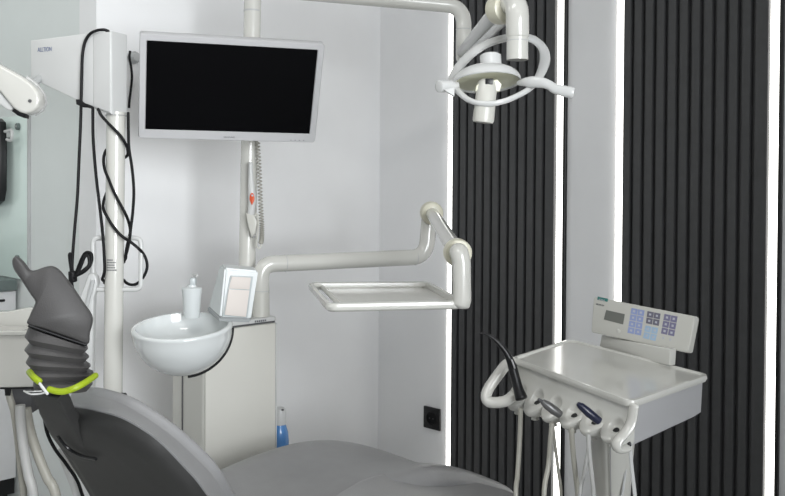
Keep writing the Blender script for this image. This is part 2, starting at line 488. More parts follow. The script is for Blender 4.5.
# ------------------------------------------------------------------ handpiece with coiled cord clipped to the pole
t = thing('pole_handpiece', 'slim white handpiece with orange mark clipped to the pole below the monitor', 'handpiece', P(252, 215, PY-.06))
yh = PY-.052
b = B(); prof_pts = [P(250.6, 164, yh), P(251, 180, yh), P(251.6, 190, yh-.004), P(252.2, 203, yh-.004), P(251, 214, yh-.002), P(251, 222, yh), P(253, 236, yh)]
tube(b, smooth_path(prof_pts, 6), [0.0075+.0045*math.sin(min(1, max(0, (i-4)/26))*math.pi) for i in range(37)], 14, round_ends=.006); obj('handpiece_body', b, M['white'], t)
b = B()
pts = []
oc = P(252.1, 199, yh-.0175)
for k in range(24):
    a = 2*math.pi*k/24
    yy = math.sin(a); ww = .0078*(1-.75*max(0, -yy)**1.2)
    pts.append(oc + V((math.cos(a)*ww, 0, yy*.019)))
slab(b, pts, (0, 1, 0), .005, .001, 2); obj('orange_mark', b, M['orange'], t)
b = B(); cbox(b, P(252.3, 195.5, yh-.0205), V((.006, 0, 0)), V((0, .002, 0)), V((0, 0, .006)), .0008); obj('mark_window', b, M['icon'], t)
b = B(); slab(b, [P(x, y, yh+.002) for x, y in ((246.5, 213), (255, 215), (258, 222), (256, 233), (252.5, 238), (248.5, 226))], (0, 1, 0), .03, .005); obj('holder', b, M['cream2'], t)
b = B(); cbox(b, P(254, 236.5, yh-.012), V((.006, 0, 0)), V((0, .008, 0)), V((0, 0, .006)), .001); obj('clip', b, M['mgrey'], t)
ctrl = smooth_path([P(257.5, 140, PY-.034), P(259.3, 170, PY-.034), P(260.5, 200, PY-.034), P(261.8, 225, PY-.034), P(261.5, 240, PY-.036), P(258.8, 247, PY-.04)], 70)
T_, N_ = frames(ctrl)
pts = [p + (N_[i]*math.cos(i*.785) + T_[i].cross(N_[i])*math.sin(i*.785))*.0062 for i, p in enumerate(ctrl)]
b = B(); tube(b, pts[:-40], .0021, 6); obj('coiled_cord', b, M['hose'], t, ang=0)
b = B(); tube(b, smooth_path([P(261.8, 243, PY-.036), P(260, 248, PY-.04), P(256.5, 246, PY-.045), P(257.5, 235, PY-.05), P(258.3, 222, yh), P(257, 214, yh), P(254, 218, yh)], 6), .003, 8); obj('plain_cord', b, M['cream2'], t)

# ------------------------------------------------------------------ instrument tray on its arm
YB = 2.80
tb = P(261, 318, YB); tb.z = UH+.0005
tray = thing('instrument_tray', 'cream instrument tray on a jointed tube arm rising from the unit', 'instrument tray', tb)
r1 = .0262
pA = [tb, P(260.6, 264.3, YB), P(426, 256.8, 3.02), P(429.6, 214, 3.02)]
b = B(); tube(b, [pA[0], pA[0].lerp(pA[1], .45)], r1*1.03, 26); obj('base_tube', b, M['cream2'], tray)
b = B(); path = fillet([pA[0].lerp(pA[1], .43), pA[1], pA[2], pA[3]], [.055, .06], 12)
tube(b, path, r1, 26, round_ends=.01); obj('horizontal_arm', b, M['cream'], tray)
for p_, d_ in ((path[0].lerp(path[0]+ZZ*.01, 1), ZZ), (pA[1].lerp(pA[2], .14), (pA[2]-pA[1]).normalized()), (pA[1].lerp(pA[2], .93), (pA[2]-pA[1]).normalized())):
    b = B(); tube(b, [p_-d_*.0008, p_+d_*.0008], r1*1.035, 26); obj('arm_seam', b, M['sgrey'], tray)
jA = P(431.5, 213, 2.99); jB = P(457.5, 252.5, 2.34)
dj = (jB-jA).normalized()
b = B(); lathe(b, [(.026, -.022), (.0365, -.02), (.038, -.012), (.038, .012), (.0355, .02), (.0255, .024)], jA, dj.lerp(V((.25, -1, 0)), .3), n=30); obj('rear_collar', b, M['collar'], tray)
b = B(); tube(b, [jA+dj*.01, jB-dj*.0], [.021, .0235], 26); obj('link_tube', b, M['cream'], tray)
b = B(); lathe(b, [(.024, -.02), (.0345, -.018), (.0365, -.01), (.0365, .012), (.034, .019), (.024, .022)], jB, dj.lerp(V((.2, -1, 0)), .3), n=30); obj('front_collar', b, M['collar'], tray)
yt = 2.26
b = B()
tube(b, fillet([jB+V((-.002, -.014, .0)), P(459.2, 252, yt), P(461.5, 262, yt), P(462, 300, yt), P(461, 304, yt)], [.02, .03, .01], 8), .0232, 26, round_ends=.012)
obj('drop_tube', b, M['cream'], tray)
zt = P(400, 307, 2.2).z
# tray: frame corners on one level
cs = [hit(327, 307.5, V((0, 0, zt)), ZZ), hit(466, 304.5, V((0, 0, zt)), ZZ), hit(429, 284.5, V((0, 0, zt)), ZZ), hit(308, 285.5, V((0, 0, zt)), ZZ)]
cc = sum(cs, V())/4
loop = fillet([cs[0].lerp(cs[1], .5), cs[1], cs[2], cs[3], cs[0], cs[0].lerp(cs[1], .5)], .028, 6)
b = B()
rings = []
n = len(loop)-1
T_, N_ = frames(loop[:-1] + [loop[0]])
def trayring(s, dz): return [cc + (p-cc)*s + ZZ*dz for p in loop[:-1]]
bm_r = [trayring(1.0, -.008), trayring(1.01, 0), trayring(1.0, .008), trayring(.97, .0105), trayring(.935, .008), trayring(.925, -.002), trayring(.94, -.011), trayring(.975, -.012), trayring(1.0, -.008)]
loft(b, bm_r, cap0=False, cap1=False); bmesh.ops.remove_doubles(b, verts=b.verts, dist=1e-5)
obj('tray_rim', b, M['cream'], tray)
e1 = cs[0].lerp(cs[3], 0); 
b = B()
ins = lambda p, s: cc + (p-cc)*s
d0, d1, d2, d3 = [ins(p, .95) for p in cs]
d0b, d3b = d0.lerp(d1, .09), d3.lerp(d2, .09)
loft(b, [[p + ZZ*z for p in (d0b, d1, d2, d3b)] for z in (-.012, -.007)]); obj('tray_plate', b, M['cream'], tray)
b = B(); tube(b, [d0b+ZZ*-.002, d3b+ZZ*-.002], .006, 10); obj('tray_crossbar', b, M['cream2'], tray)

# ------------------------------------------------------------------ operating lamp
lamp = thing('operating_lamp', 'white dental operating lamp with oval ring handle on a jointed overhead arm', 'lamp', P(252.5, -4, PY))
zb = 1.3
q0 = P(253, -12, PY); q1 = P(464, 6.3, 2.92); q2 = P(463.5, 58, 2.90)
b = B(); tube(b, fillet([q0, q1, q2], [.065], 14), .0248, 26, round_ends=.02); obj('overhead_arm', b, M['cream'], lamp)
b = B(); lathe(b, [(.032, -.03), (.035, -.026), (.035, .026), (.032, .03)], q0, dirp, n=28); obj('pole_hub', b, M['cream2'], lamp)
for tt in ((.0,),):
    b = B(); z_ = P(463.6, 29.5, 2.91); tube(b, [z_-ZZ*.0012, z_+ZZ*.0012], .0252, 26); obj('joint_seam', b, M['sgrey'], lamp)
ls0, ls1 = P(463.5, 53, 2.88), P(509, 2, 2.12)
dl = (ls1-ls0).normalized()
up = (ZZ - dl*ZZ.dot(dl)).normalized()
b = B(); tube(b, [ls0 + up*.003, ls1 + up*.012], .021, 22, round_ends=.015); obj('spring_arm', b, M['lampw'], lamp)
b = B(); tube(b, [ls0 - up*.022 + dl*.09, ls1 - up*.034 + dl*.0], .0105, 16); obj('spring_rod', b, M['lampw'], lamp)
YD = 2.05
b = B(); lathe(b, [(.027, -.022), (.034, -.019), (.036, 0), (.034, .02), (.026, .024)], P(502, 9, 2.11), V((-.55, 1, .05)), n=28); obj('arm_collar', b, M['collar'], lamp)
b = B(); tube(b, fillet([P(500, 8, 2.15), P(517.2, 1, YD), P(517.5, 36, YD)], [.05], 10), .0262, 28, round_ends=.01); obj('drop_tube', b, M['cream'], lamp)
b = B(); tube(b, [P(517.4, 32, YD), P(517.3, 60, YD)], .0245, 28); obj('swivel_tube', b, M['cream'], lamp)
b = B(); z_ = P(517.4, 41, YD); tube(b, [z_-ZZ*.001, z_+ZZ*.001], .0248, 28); obj('joint_seam', b, M['sgrey'], lamp)
# oval ring
rp = [(452, 80, 2.06), (463, 62, 2.12), (482, 46.5, 2.15), (506, 38, 2.16), (529, 38, 2.16), (542, 47, 2.15), (545, 60, 2.12), (539.5, 76, 2.06), (530, 88, 2.0), (519, 95, 1.97), (503, 101.5, 1.95), (486, 104, 1.95), (470, 100.5, 1.97), (458, 91, 2.01)]
ring = [P(*q) for q in rp]
sm = smooth_path(ring + ring[:3], 7)[7:7*(len(ring)+1)+1]
rr = []
for p in sm:
    d_ = (p.y-1.95)/.21
    rr.append(.0052 + .0078*max(0, min(1, d_*1.2)))
b = B(); T_, N_ = frames(sm)
rings = []
cr = sum(sm, V())/len(sm)
for i, p in enumerate(sm):
    o_ = (p-cr); o_ = (o_-T_[i]*o_.dot(T_[i])).normalized(); s_ = T_[i].cross(o_)
    rings.append([p + o_*(math.cos(2*math.pi*k/12)*rr[i]) + s_*(math.sin(2*math.pi*k/12)*.0065) for k in range(12)])
rings[-1] = rings[0]
loft(b, rings, False, False); bmesh.ops.remove_doubles(b, verts=b.verts, dist=1e-6); obj('ring_handle', b, M['lampw'], lamp)
# yoke link from swivel to ring
b = B(); tube(b, [P(517.3, 50, YD), P(517, 39, 2.155)], .012, 14); obj('ring_bracket', b, M['lampw'], lamp)
# reflector
hc = P(486.5, 81.5, 2.03)
hax = V((.045, -.20, -1)).normalized()         # direction the dish faces
RR = .0775
b = B()
prof = []
for k in range(9):
    a = math.radians(90*k/8); prof.append((max(.002, RR*math.sin(a)), -.036*math.cos(a)))
prof += [(RR+.001, .002), (RR-.001, .004), (RR-.004, .003)]
for k in range(8, 0, -1):
    a = math.radians(90*k/8); prof.append(((RR-.005)*math.sin(a), -.031*math.cos(a)))
prof.append((.002, -.031))
lathe(b, prof, hc, hax, n=44, xdir=(1, 0, 0))
dish = obj('reflector_shell', b, M['lampw'], lamp, ang=50)
b = B(); prof = [(.0715*math.sin(math.radians(90*k/8))+.001, -.0305*math.cos(math.radians(90*k/8))) for k in range(8, -1, -1)]
prof += [(.001, -.028)] + [(.070*math.sin(math.radians(90*k/8))+.001, -.0285*math.cos(math.radians(90*k/8))) for k in range(1, 9)]
lathe(b, prof, hc, hax, n=44, xdir=(1, 0, 0)); obj('mirror', b, M['refl'], dish, ang=50)
b = B(); lathe(b, [(.020, -.070), (.0240, -.067), (.0240, -.03), (.020, -.025)], hc+V((.012, -.006, -.007)), hax, n=24); obj('rear_housing', b, M['lampw'], lamp)
lens = P(485, 88, 1.975)
b = B(); tube(b, [P(487.0, 84, 1.985), P(486.8, 88, 1.98), P(483.3, 120, 1.97), P(483.0, 122.5, 1.97)], [.0215, .0225, .0235, .0215], 24); obj('bulb_shield', b, M['cream2'], lamp)
b = B(); slab(b, [P(x, y, 1.985) for x, y in ((475, 92), (476, 86), (481, 81.5), (497, 80), (501, 85), (499, 92))], (0, 1, 0), .03, .004); obj('bulb_carrier', b, M['refl'], lamp)
b = B(); cbox(b, P(489, 81.8, 1.966), V((.0165, 0, 0)), V((0, .014, 0)), V((.001, 0, .0135)), .001); obj('bulb_slot', b, M['black'], lamp)
# side grips
b = B(); tube(b, smooth_path([P(518, 83, 2.0), P(528, 82, 1.985), P(541, 82.5, 1.97), P(549, 85, 1.965), P(556, 89, 1.96), P(573, 93, 1.955)], 6), [.0115*min(1, .45+i*.07)+.0012*math.sin(i/4) for i in range(31)], 16, flat=.62, flat_dir=(0, 1, .1), round_ends=.003)
obj('paddle_grip', b, M['lampw'], lamp)
b = B(); tube(b, [P(456, 86, 2.03), P(450, 86, 2.02), P(439, 86.5, 2.0)], [.012, .0135, .0135], 18, round_ends=.002); obj('side_grip', b, M['lampw'], lamp)
b = B(); slab(b, [P(x, y, 2.0) for x, y in ((443, 90), (455, 87), (454, 97))], (0, 1, 0), .018, .003, 2); obj('grip_fin', b, M['white'], lamp)

# ------------------------------------------------------------------ dispenser, pump bottle, blue bottle
t = thing('tissue_dispenser', 'white sloping tissue dispenser leaning at the bowl beside the pole', 'dispenser', P(232, 322, 2.52))
yf = 2.45
dx = V((1, .35, 0)).normalized()
def dq(px, py, dy=0): return P(px, py, yf + (px-232)/900*yf*.35 + dy)
front = [dq(221.5, 268.5, .03), dq(257.5, 272), dq(251, 322, -.02), dq(219, 321, -.02)]
side = [dq(207.5, 312, .02), dq(219, 264, .09)]
back = [dq(219, 264, .10), dq(253, 265, .12), dq(256, 317, .10), dq(210, 309, .09)]
b = B()
Fq = [dq(225, 268), dq(258.5, 271), dq(251, 320), dq(220.5, 318.5)]
Bq = [dq(220, 264, .07), dq(254.5, 266.5, .07), dq(248, 311, .07), dq(207.8, 308, .07)]
nn = V((.25, -1, .1)).normalized()
loft(b, [Bq, Fq])
bmesh.ops.bevel(b, geom=list(b.edges), offset=.005, segments=2, affect='EDGES')
obj('case', b, M['cool2'], t)
b = B(); loft(b, [[dq(220.3, 317.8, -.004), dq(251.2, 318.5, -.004), dq(250.6, 322.6, -.004), dq(218.5, 321.6, -.004)], [dq(207.6, 306, .066), dq(247.6, 309, .066), dq(247.3, 316, .066), dq(206.8, 311.5, .066)]])
bmesh.ops.bevel(b, geom=list(b.edges), offset=.003, segments=2, affect='EDGES'); obj('catch_lip', b, M['mgrey2'], t)
b = B(); slab(b, [dq(x, y, -.001) for x, y in ((230.5, 275.5), (253, 276.5), (247.2, 318), (222.5, 315.8))], nn, .006, .001, 2); pf = obj('front_frame', b, M['cool'], t)
b = B(); slab(b, [dq(x, y, -.005) for x, y in ((231.8, 276.6), (251, 277.6), (249.4, 289.6), (228.8, 288.6))], nn, .005, .001, 2); obj('upper_paper', b, M['paper'], t)
b = B(); slab(b, [dq(x, y, -.005) for x, y in ((228.6, 289.4), (249.4, 290.4), (246, 317), (224.6, 314.8))], nn, .007, .001, 2); obj('lower_paper', b, M['paper'], t)
b = B(); tube(b, [dq(238, 290, .06), P(247.5, 292, PY-.028)], .012, 12); obj('mount_arm', b, M['cream2'], t)

t = thing('pump_bottle', 'white cup-shaped pump bottle standing at the back of the spittoon bowl', 'bottle', P(192, 317, 2.50))
c0 = P(191.8, 317.5, 2.50); sc = 2.5/900
b = B()
lathe(b, [(7.6*sc, 0), (7.9*sc, .002), (9.2*sc, 22*sc), (10.1*sc, 28*sc), (10.1*sc, 29.5*sc), (9.5*sc, 30*sc), (4.5*sc, 31*sc), (4.2*sc, 33*sc)], c0, n=28); obj('bottle_body', b, M['cool2'], t)
b = B(); cbox(b, P(193.2, 281.5, 2.50), V((.016, .004, 0)), V((0, .018, 0)), V((.001, 0, .022)), .004); obj('pump_head', b, M['cool'], t)
b = B(); tube(b, [P(193.2, 277, 2.50), P(193.4, 275, 2.50), P(197, 275.8, 2.48)], .0032, 8, round_ends=.002); obj('nozzle', b, M['white'], t)

cb_ = U(CW+.04, .06, 0)
t0 = P(279.5, 440, cb_.y+.04)
t = thing('spray_bottle', 'blue plastic bottle with white cap behind the cream cabinet', 'bottle', (t0.x, t0.y, .40))
k = t0.y/900
zt_ = lambda py: P(277, py, t0.y).z
b = B(); lathe(b, [(.020, zt_(469.6)), (.032, zt_(468)), (9.5*k, zt_(440)), (8.6*k, zt_(432)), (6.8*k, zt_(426)), (5.8*k, zt_(424)), (5.6*k, zt_(422))], (t0.x, t0.y, 0), n=26); obj('bottle_body', b, M['blue'], t)
b = B(); lathe(b, [(6.6*k, zt_(424)), (7.2*k, zt_(421)), (6.8*k, zt_(413)), (6.2*k, zt_(409)), (4.5*k, zt_(407.5))], (t0.x, t0.y, 0), n=24); obj('cap', b, M['white'], t)
b = B(); cbox(b, (t0.x+.012, t0.y-.017, zt_(408.5)), V((.008, 0, 0)), V((0, .008, 0)), V((0, 0, .004)), .001); obj('cap_slot', b, M['dgrey'], t)
b = B(); box(b, U(CW+.006, .02, .30), VV*.12, -UU*.16, ZZ*.1+V((0, 0, zt_(470)-.4)), .004); tagp(obj('side_shelf', b, M['grey_cream'], unit))

# ------------------------------------------------------------------ delivery unit
DA, DB, DC, DD = P(631.5, 402, 1.85), P(710, 374.5, 2.05), P(569.5, 338.5, 2.40), P(511.5, 357, 2.22)
dn = (DB-DA).cross(DD-DA).normalized()
if dn.z < 0: dn = -dn
ex = (DA-DD).normalized(); ey = (DC-DD); ey = (ey-dn*ey.dot(dn)).normalized()   # ex along the front edge, ey backwards
out_ = dn.cross(ex).normalized()
if out_.dot(ey) > 0: out_ = -out_
dc = (DA+DB+DC+DD)/4
colx = P(610, 440, 2.02)
dlv = thing('delivery_unit', 'cream delivery unit with flat tray top, keypad and row of scalloped holders', 'delivery unit', (colx.x, colx.y, 0))
# top plate
loop = fillet([DD.lerp(DA, .5), DA, DB, DC, DD, DD.lerp(DA, .5)], .022, 6)[:-1]
def dring(s, dz): return [dc + (p-dc)*s + dn*dz for p in loop]
b = B(); loft(b, [dring(.97, -.016), dring(.99, -.0145), dring(1.0, -.009), dring(1.0, -.004), dring(.993, 0), dring(.965, .0005), dring(.945, -.004), dring(.5, -.0045)])
obj('tray_top', b, M['cream'], dlv)
# body under the top: section swept along the front edge
LEN = (DA-DD).length
def sec(p_near, s, inset=0):
    pr = [(-.016, -.010), (-.016, -.030), (-.016, -.045), (-.016, -.058), (-.015, -.068), (-.013, -.075), (-.010, -.081), (-.010, -.088), (-.013, -.092), (-.02, -.093), (-.24, -.090), (-.27, -.086), (-.275, -.012)]
    return [p_near + out_*o - 0*ex + dn*z for o, z in pr]
b = B()
secs = [sec(DD + ex*(.03), 0), sec(DD + ex*(LEN*.5), 0), sec(DA - ex*.012, 0)]
# back edge follows the narrowing plate
def fit(ring_, t_):
    back = DC.lerp(DB, t_)
    front = DD.lerp(DA, t_)
    depth = (back-front).dot(-out_) - .014
    shift = (back-front).dot(ex)
    o2 = []
    for p in ring_:
        o_ = (p-front).dot(out_)
        if o_ < -.05:
            f_ = (-o_)/.275
            o2.append(front + out_*(-depth*f_) + ex*(shift*f_) + dn*(p-front).dot(dn))
        else: o2.append(p)
    return o2
secs = [fit(sec(DD.lerp(DA, t_), 0), t_) for t_ in (.05, .2, .4, .6, .8, .965)]
loft(b, secs); obj('body_housing', b, M['cream2'], dlv, ang=40)
# side cheek on the near end, its shade put into the grey
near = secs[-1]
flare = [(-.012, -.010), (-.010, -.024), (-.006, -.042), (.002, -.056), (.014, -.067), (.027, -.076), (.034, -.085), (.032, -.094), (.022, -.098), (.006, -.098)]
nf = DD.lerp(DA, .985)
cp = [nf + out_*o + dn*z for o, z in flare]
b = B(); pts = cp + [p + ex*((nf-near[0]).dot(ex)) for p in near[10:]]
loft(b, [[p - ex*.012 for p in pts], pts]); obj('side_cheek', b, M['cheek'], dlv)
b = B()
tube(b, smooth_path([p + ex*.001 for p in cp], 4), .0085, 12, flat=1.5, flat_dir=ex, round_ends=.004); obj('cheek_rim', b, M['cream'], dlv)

# scalloped instrument rail: a concave front that flares into six lobes, each with a scooped holder
NS = 144
S0, S1 = .02, .985
fl = smooth_path([V((o, z, 0)) for o, z in flare], 4)
tipi = max(range(len(fl)), key=lambda k: fl[k].x)
HS = [(k+.5)/6 for k in range(6)]
def lobe(u): return abs(math.sin(math.pi*u*6))**.55
span = (S1-S0)*LEN
b = B(); rings = []
for k in range(NS+1):
    u_ = k/NS; t_ = S0 + (S1-S0)*u_
    front = DD.lerp(DA, t_)
    lb = lobe(u_) if u_ < .955 else 1
    ring_ = []
    for q in fl:
        o, z = q.x, q.y
        zs = 1.27 - .30*u_
        f_ = max(0, min(1, (-z-.062)/.025))
        o -= (1-lb)*f_*.020
        if z < -.083: z += (1-lb)*.014
        d_o = d_z = 0
        for h in HS:
            dx_ = (u_-h-.006)*span; dz_ = math.hypot(q.x-.007, q.y+.062)*1.1
            d2 = (dx_*dx_ + dz_*dz_)/(.0195**2)
            if d2 < 1 and q.y > -.0845:
                a_ = .013*(1-d2)**.6; d_o -= a_*.75; d_z -= a_*.45
        ring_.append(front + out_*(o+d_o) + dn*(z+d_z)*zs)
    ring_ += [front + out_*(-.012) + dn*(-.096*zs), front + out_*(-.0155) + dn*(-.085), front + out_*(-.0155) + dn*(-.011)]
    rings.append(ring_)
loft(b, rings); obj('holder_rail', b, M['cream'], dlv, ang=50)
cup_c = []
for k, h in enumerate(HS):
    t_ = S0 + (S1-S0)*(h+.006)
    zs = 1.27-.30*h
    c_ = DD.lerp(DA, t_) + out_*(.0065) + dn*(-.071*zs)
    cup_c.append(c_)
    b = B(); lathe(b, [(.0075, -.004), (.0075, .0012)], c_, (dn*.8+out_*.6).normalized(), n=20); obj('holder_hole', b, M['black'], dlv)
    hp_ = DD.lerp(DA, t_) + out_*.012 + dn*(-.100*zs)
    b = B(); lathe(b, [(.0095, -.004), (.0085, .004)], hp_, dn, n=18); obj('hose_grommet', b, M['cream2'], dlv)
# loop handle at the far end
hp = [(513, 362, 2.20), (506, 365, 2.21), (498, 375, 2.21), (489, 388, 2.20), (486.2, 396, 2.19), (488.5, 401.5, 2.18), (497, 402.5, 2.17), (507, 400.5, 2.16), (514, 395, 2.16)]
b = B(); tube(b, smooth_path([P(*q) for q in hp], 6), .0135, 16, flat=1.25, flat_dir=(0, 1, 0), round_ends=.005); obj('loop_handle', b, M['cream'], dlv)
# keypad bracket and keypad
kb0, kb1 = 2.335, 2.13
def kp(px, py, dy=0): return P(px, py, kb0 + (kb1-kb0)*(px-604)/(672-604) + dy)
b = B(); pts = [kp(602.5, 346), kp(604.5, 335), kp(673.5, 349), kp(672.5, 365), kp(640, 359)]
kn = (kp(672, 350)-kp(604, 335)).cross(ZZ).normalized()
slab(b, pts, kn, .022, .004); obj('keypad_bracket', b, M['cream'], dlv)
def kk(px, py, d=0):
    t_ = (px-590)/(695-590)
    tilt_ = (332-py+ (px-590)*.2)/36
    return P(px, py, 2.33 - .235*t_ + .022*tilt_ + d)
q = [kk(593.5, 296.5), kk(695, 316.3), kk(688, 353.2), kk(591, 332.2)]
kx = (q[1]-q[0]).normalized(); kyv = (q[0]-q[3]); kyv = (kyv-kx*kyv.dot(kx)).normalized(); kz = kx.cross(kyv)
if kz.y > 0: kz = -kz
b = B(); lp = fillet([q[0].lerp(q[1], .5), q[1], q[2], q[3], q[0], q[0].lerp(q[1], .5)], .008, 5)[:-1]
slab(b, [p - kz*.011 for p in lp], kz, .022, .003, 3)
pad_ = obj('keypad', b, M['cream2'], dlv)
org = q[0]
def onpad(px, py, h=0): return hit(px, py, org, kz) + kz*h
def quad(name, pts_, ma, th=.0012, par=None):
    bq = B(); pp = [onpad(*p) for p in pts_]
    loft(bq, [[p - kz*.0003 for p in pp], [p + kz*th for p in pp]]); return obj(name, bq, ma, par or pad_)
quad('display', [(606.5, 310), (625, 314.2), (623.2, 324.5), (604, 319.5)], M['lcd'])
quad('badge', [(598, 296.6), (608, 298.7), (607.6, 301.8), (597.6, 299.8)], M['teal'])
pa = onpad(596, 304.8, .0008)
lettering('lettering', 'SIRONA C8+', pa, kx, kyv, .0042, M['ink'], pad_, width=.026)
pa = onpad(598.9, 300.0, .0018)
lettering('lettering', 'SIEMENS', pa, kx, kyv, .0034, M['icon'], pad_, width=.020)
b = B(); oc = onpad(618.5, 331); lathe(b, [(.0055, 0), (.0055, .002), (.004, .0026)], oc, kz, n=20); obj('round_button', b, M['cream'], pad_)
def bil(c4, s, t_):
    a_ = (c4[0][0]*(1-s)+c4[1][0]*s, c4[0][1]*(1-s)+c4[1][1]*s); b_ = (c4[3][0]*(1-s)+c4[2][0]*s, c4[3][1]*(1-s)+c4[2][1]*s)
    return (a_[0]*(1-t_)+b_[0]*t_, a_[1]*(1-t_)+b_[1]*t_)
def keyblock(c4, cols, mats_):
    n_ = len(mats_)
    for rix, ma in enumerate(mats_):
        for cix in range(cols):
            s0, s1 = (cix+.05)/cols, (cix+.95)/cols; t0_, t1_ = (rix+.05)/n_, (rix+.95)/n_
            kq = quad('key', [bil(c4, s0, t0_), bil(c4, s1, t0_), bil(c4, s1, t1_), bil(c4, s0, t1_)], M[ma])
            m0, m1 = s0+(s1-s0)*.34, s0+(s1-s0)*.66; n0, n1 = t0_+(t1_-t0_)*.32, t0_+(t1_-t0_)*.66
            bq = B(); pp = [onpad(*bil(c4, a_, b_)) for a_, b_ in ((m0, n0), (m1, n0), (m1, n1), (m0, n1))]
            loft(bq, [[p + kz*.0012 for p in pp], [p + kz*.0016 for p in pp]]); obj('key_icon', bq, M['icon'], kq)
keyblock([(631.5, 307.5), (645, 310.2), (641.5, 336), (627.3, 333)], 2, ['keyblue', 'keyblue', 'keyblue', 'keyblue'])
keyblock([(647.5, 310.7), (661, 313.4), (659.3, 326.3), (645.7, 323.5)], 2, ['keydark', 'keydark'])
keyblock([(645.5, 325), (659, 327.8), (656, 341.5), (642.8, 338.3)], 2, ['keycyan', 'keycyan'])
keyblock([(664.5, 313.5), (678, 316.2), (673.5, 344), (659.5, 340.5)], 2, ['keyviolet', 'keyviolet', 'keyviolet', 'keydark'])
# column below
b = B()
yc = 2.06
c_t = [P(591, 436, yc), P(632, 436, yc)]
def colring(z, hw, hd): 
    cx_ = colx
    return [V((colx.x, yc, 0)) + V((math.copysign(min(abs(math.cos(a))**.5, 1), math.cos(a))*hw, math.copysign(abs(math.sin(a))**.5, math.sin(a))*hd, z)) for a in [2*math.pi*k/28 for k in range(28)]]
zt2 = min(p.z for p in secs[2])-.0
zfar = (DD.z+DA.z)/2 - .092
colx = P(610.5, 460, yc)
loft(b, [colring(.05, .030, .07), colring(.5, .030, .075), colring(.66, .0365, .08), colring(zfar, .046, .085)])
col_ = obj('support_column', b, M['grey_cream'], dlv, ang=60)
b = B(); tube(b, [P(610.3, 441, yc-.088), P(610.8, 496, yc-.080), V((colx.x, yc-.076, .45))], .0012, 6); obj('column_seam', b, M['mgrey'], col_)
b = B(); lathe(b, [(.22, 0), (.22, .025), (.19, .04), (.05, .055), (.03, .06)], (colx.x, yc, 0), n=36); obj('floor_base', b, M['grey_cream'], dlv)

# instruments with their hoses
def hose(par, pts_, r, ma, name='hose', k_=[0]):
    k_[0] += 1
    pp = [P(*q) for q in pts_]
    e = pp[-1]
    pp += [e + V((.01, .0, -.12)), e + V((.02, -.03, -.22)), V((colx.x-.13+.03*k_[0], yc-.16, .34-.03*k_[0]))]
    bq = B(); tube(bq, smooth_path(pp, 7), r, 10); return obj(name, bq, ma, par)
cY = [p.y for p in cup_c]
t = thing('air_water_syringe', 'black angled air and water syringe with long curved tip in the first holder', 'syringe', cup_c[0])
cx_ = P(520.5, 394, 2.12)
b = B(); tube(b, smooth_path([P(521.5, 398.5, 2.11), P(518, 388, 2.12), P(514, 373, 2.13), P(511.5, 364, 2.135), P(508, 356, 2.135)], 6), [.0145, .0143, .014, .0136, .013, .0125, .012, .0118, .0116, .0115, .0113, .0112, .0112, .0112, .0111, .011, .0108, .0105, .0102, .0098, .0094, .009, .0086, .008, .0075], 16, round_ends=.004); obj('syringe_body', b, M['black'], t)
b = B(); tube(b, smooth_path([P(509.5, 359, 2.135), P(505, 351, 2.135), P(497, 341.5, 2.135), P(489, 335.5, 2.135), P(480.5, 332.5, 2.135)], 6), [.0088-.0068*i/24 for i in range(25)], 12, round_ends=.002); obj('tip', b, M['black'], t)
b = B(); cbox(b, P(513.3, 364, 2.118), V((.004, 0, .001)), V((0, .006, 0)), V((-.008, 0, .022)), .0015); obj('button', b, M['mgrey'], t)
hose(t, [(520.5, 408, 2.12), (520.3, 425, 2.12), (519.2, 450, 2.11), (517.5, 475, 2.09), (516, 496, 2.06)], .0056, M['hose'])

t = thing('grey_handpiece', 'stubby grey metal handpiece lying in the middle holder', 'handpiece', cup_c[2])
b = B(); tube(b, [P(543, 402, 2.0), P(547, 405, 2.0), P(553, 409.5, 2.0), P(560, 414.5, 2.0)], [.0068, .0098, .0105, .009], 16, round_ends=.004); obj('handpiece_body', b, M['hgrey'], t)
b = B(); tube(b, [P(538.6, 399.3, 1.995), P(544, 402.6, 2.0)], [.0032, .0042], 12, round_ends=.002); obj('coupling', b, M['dgrey'], t)
hose(t, [(552, 423, 2.0), (550.5, 440, 2.0), (548.5, 465, 2.0), (544, 496, 1.98)], .0056, M['hose'])

t = thing('scaler_handpiece', 'pointed navy blue handpiece lying in the fifth holder', 'handpiece', cup_c[4])
b = B(); tube(b, [P(578.5, 404.5, 1.885), P(581, 406, 1.885), P(589, 413, 1.885), P(599, 421, 1.885)], [.0055, .0078, .0095, .0085], 16, round_ends=.004); obj('handpiece_body', b, M['navy'], t)
hose(t, [(571.5, 428, 1.95), (572.5, 445, 1.95), (575, 470, 1.95), (578, 496, 1.95)], .0058, M['hose'])
def lone_hose(pts_, r, ma, label, k_=[0]):
    k_[0] += 1
    pp = [P(*q) for q in pts_]; e = pp[-1]
    pp += [e + V((.0, .0, -.14)), V((colx.x-.05+.022*k_[0], yc-.12, .26-.02*k_[0]))]
    bq = B(); tube(bq, smooth_path(pp, 7), r, 10); return tagp(obj('instrument_hose', bq, ma), label, 'hose', 'hoses under the delivery unit')
lone_hose([(552.5, 422, 2.03), (555, 445, 2.03), (558.5, 472, 2.02), (561, 496, 2.0)], .0038, M['hose'], 'thin beige hose slanting in front of the light strip below the third holder')
lone_hose([(590, 434, 1.93), (588, 452, 1.92), (584, 474, 1.92), (580, 496, 1.91)], .0045, M['hose2'], 'grey hose slanting left from the fifth holder and crossing its neighbour')
lone_hose([(588, 434, 1.88), (589.5, 455, 1.88), (592, 478, 1.88), (593.5, 496, 1.88)], .0048, M['hose2'], 'grey hose hanging along the left edge of the column under the tray')
t = thing('strap', 'narrow light grey strap hanging from black connector at right of the column', 'strap', P(631, 440, 1.86))
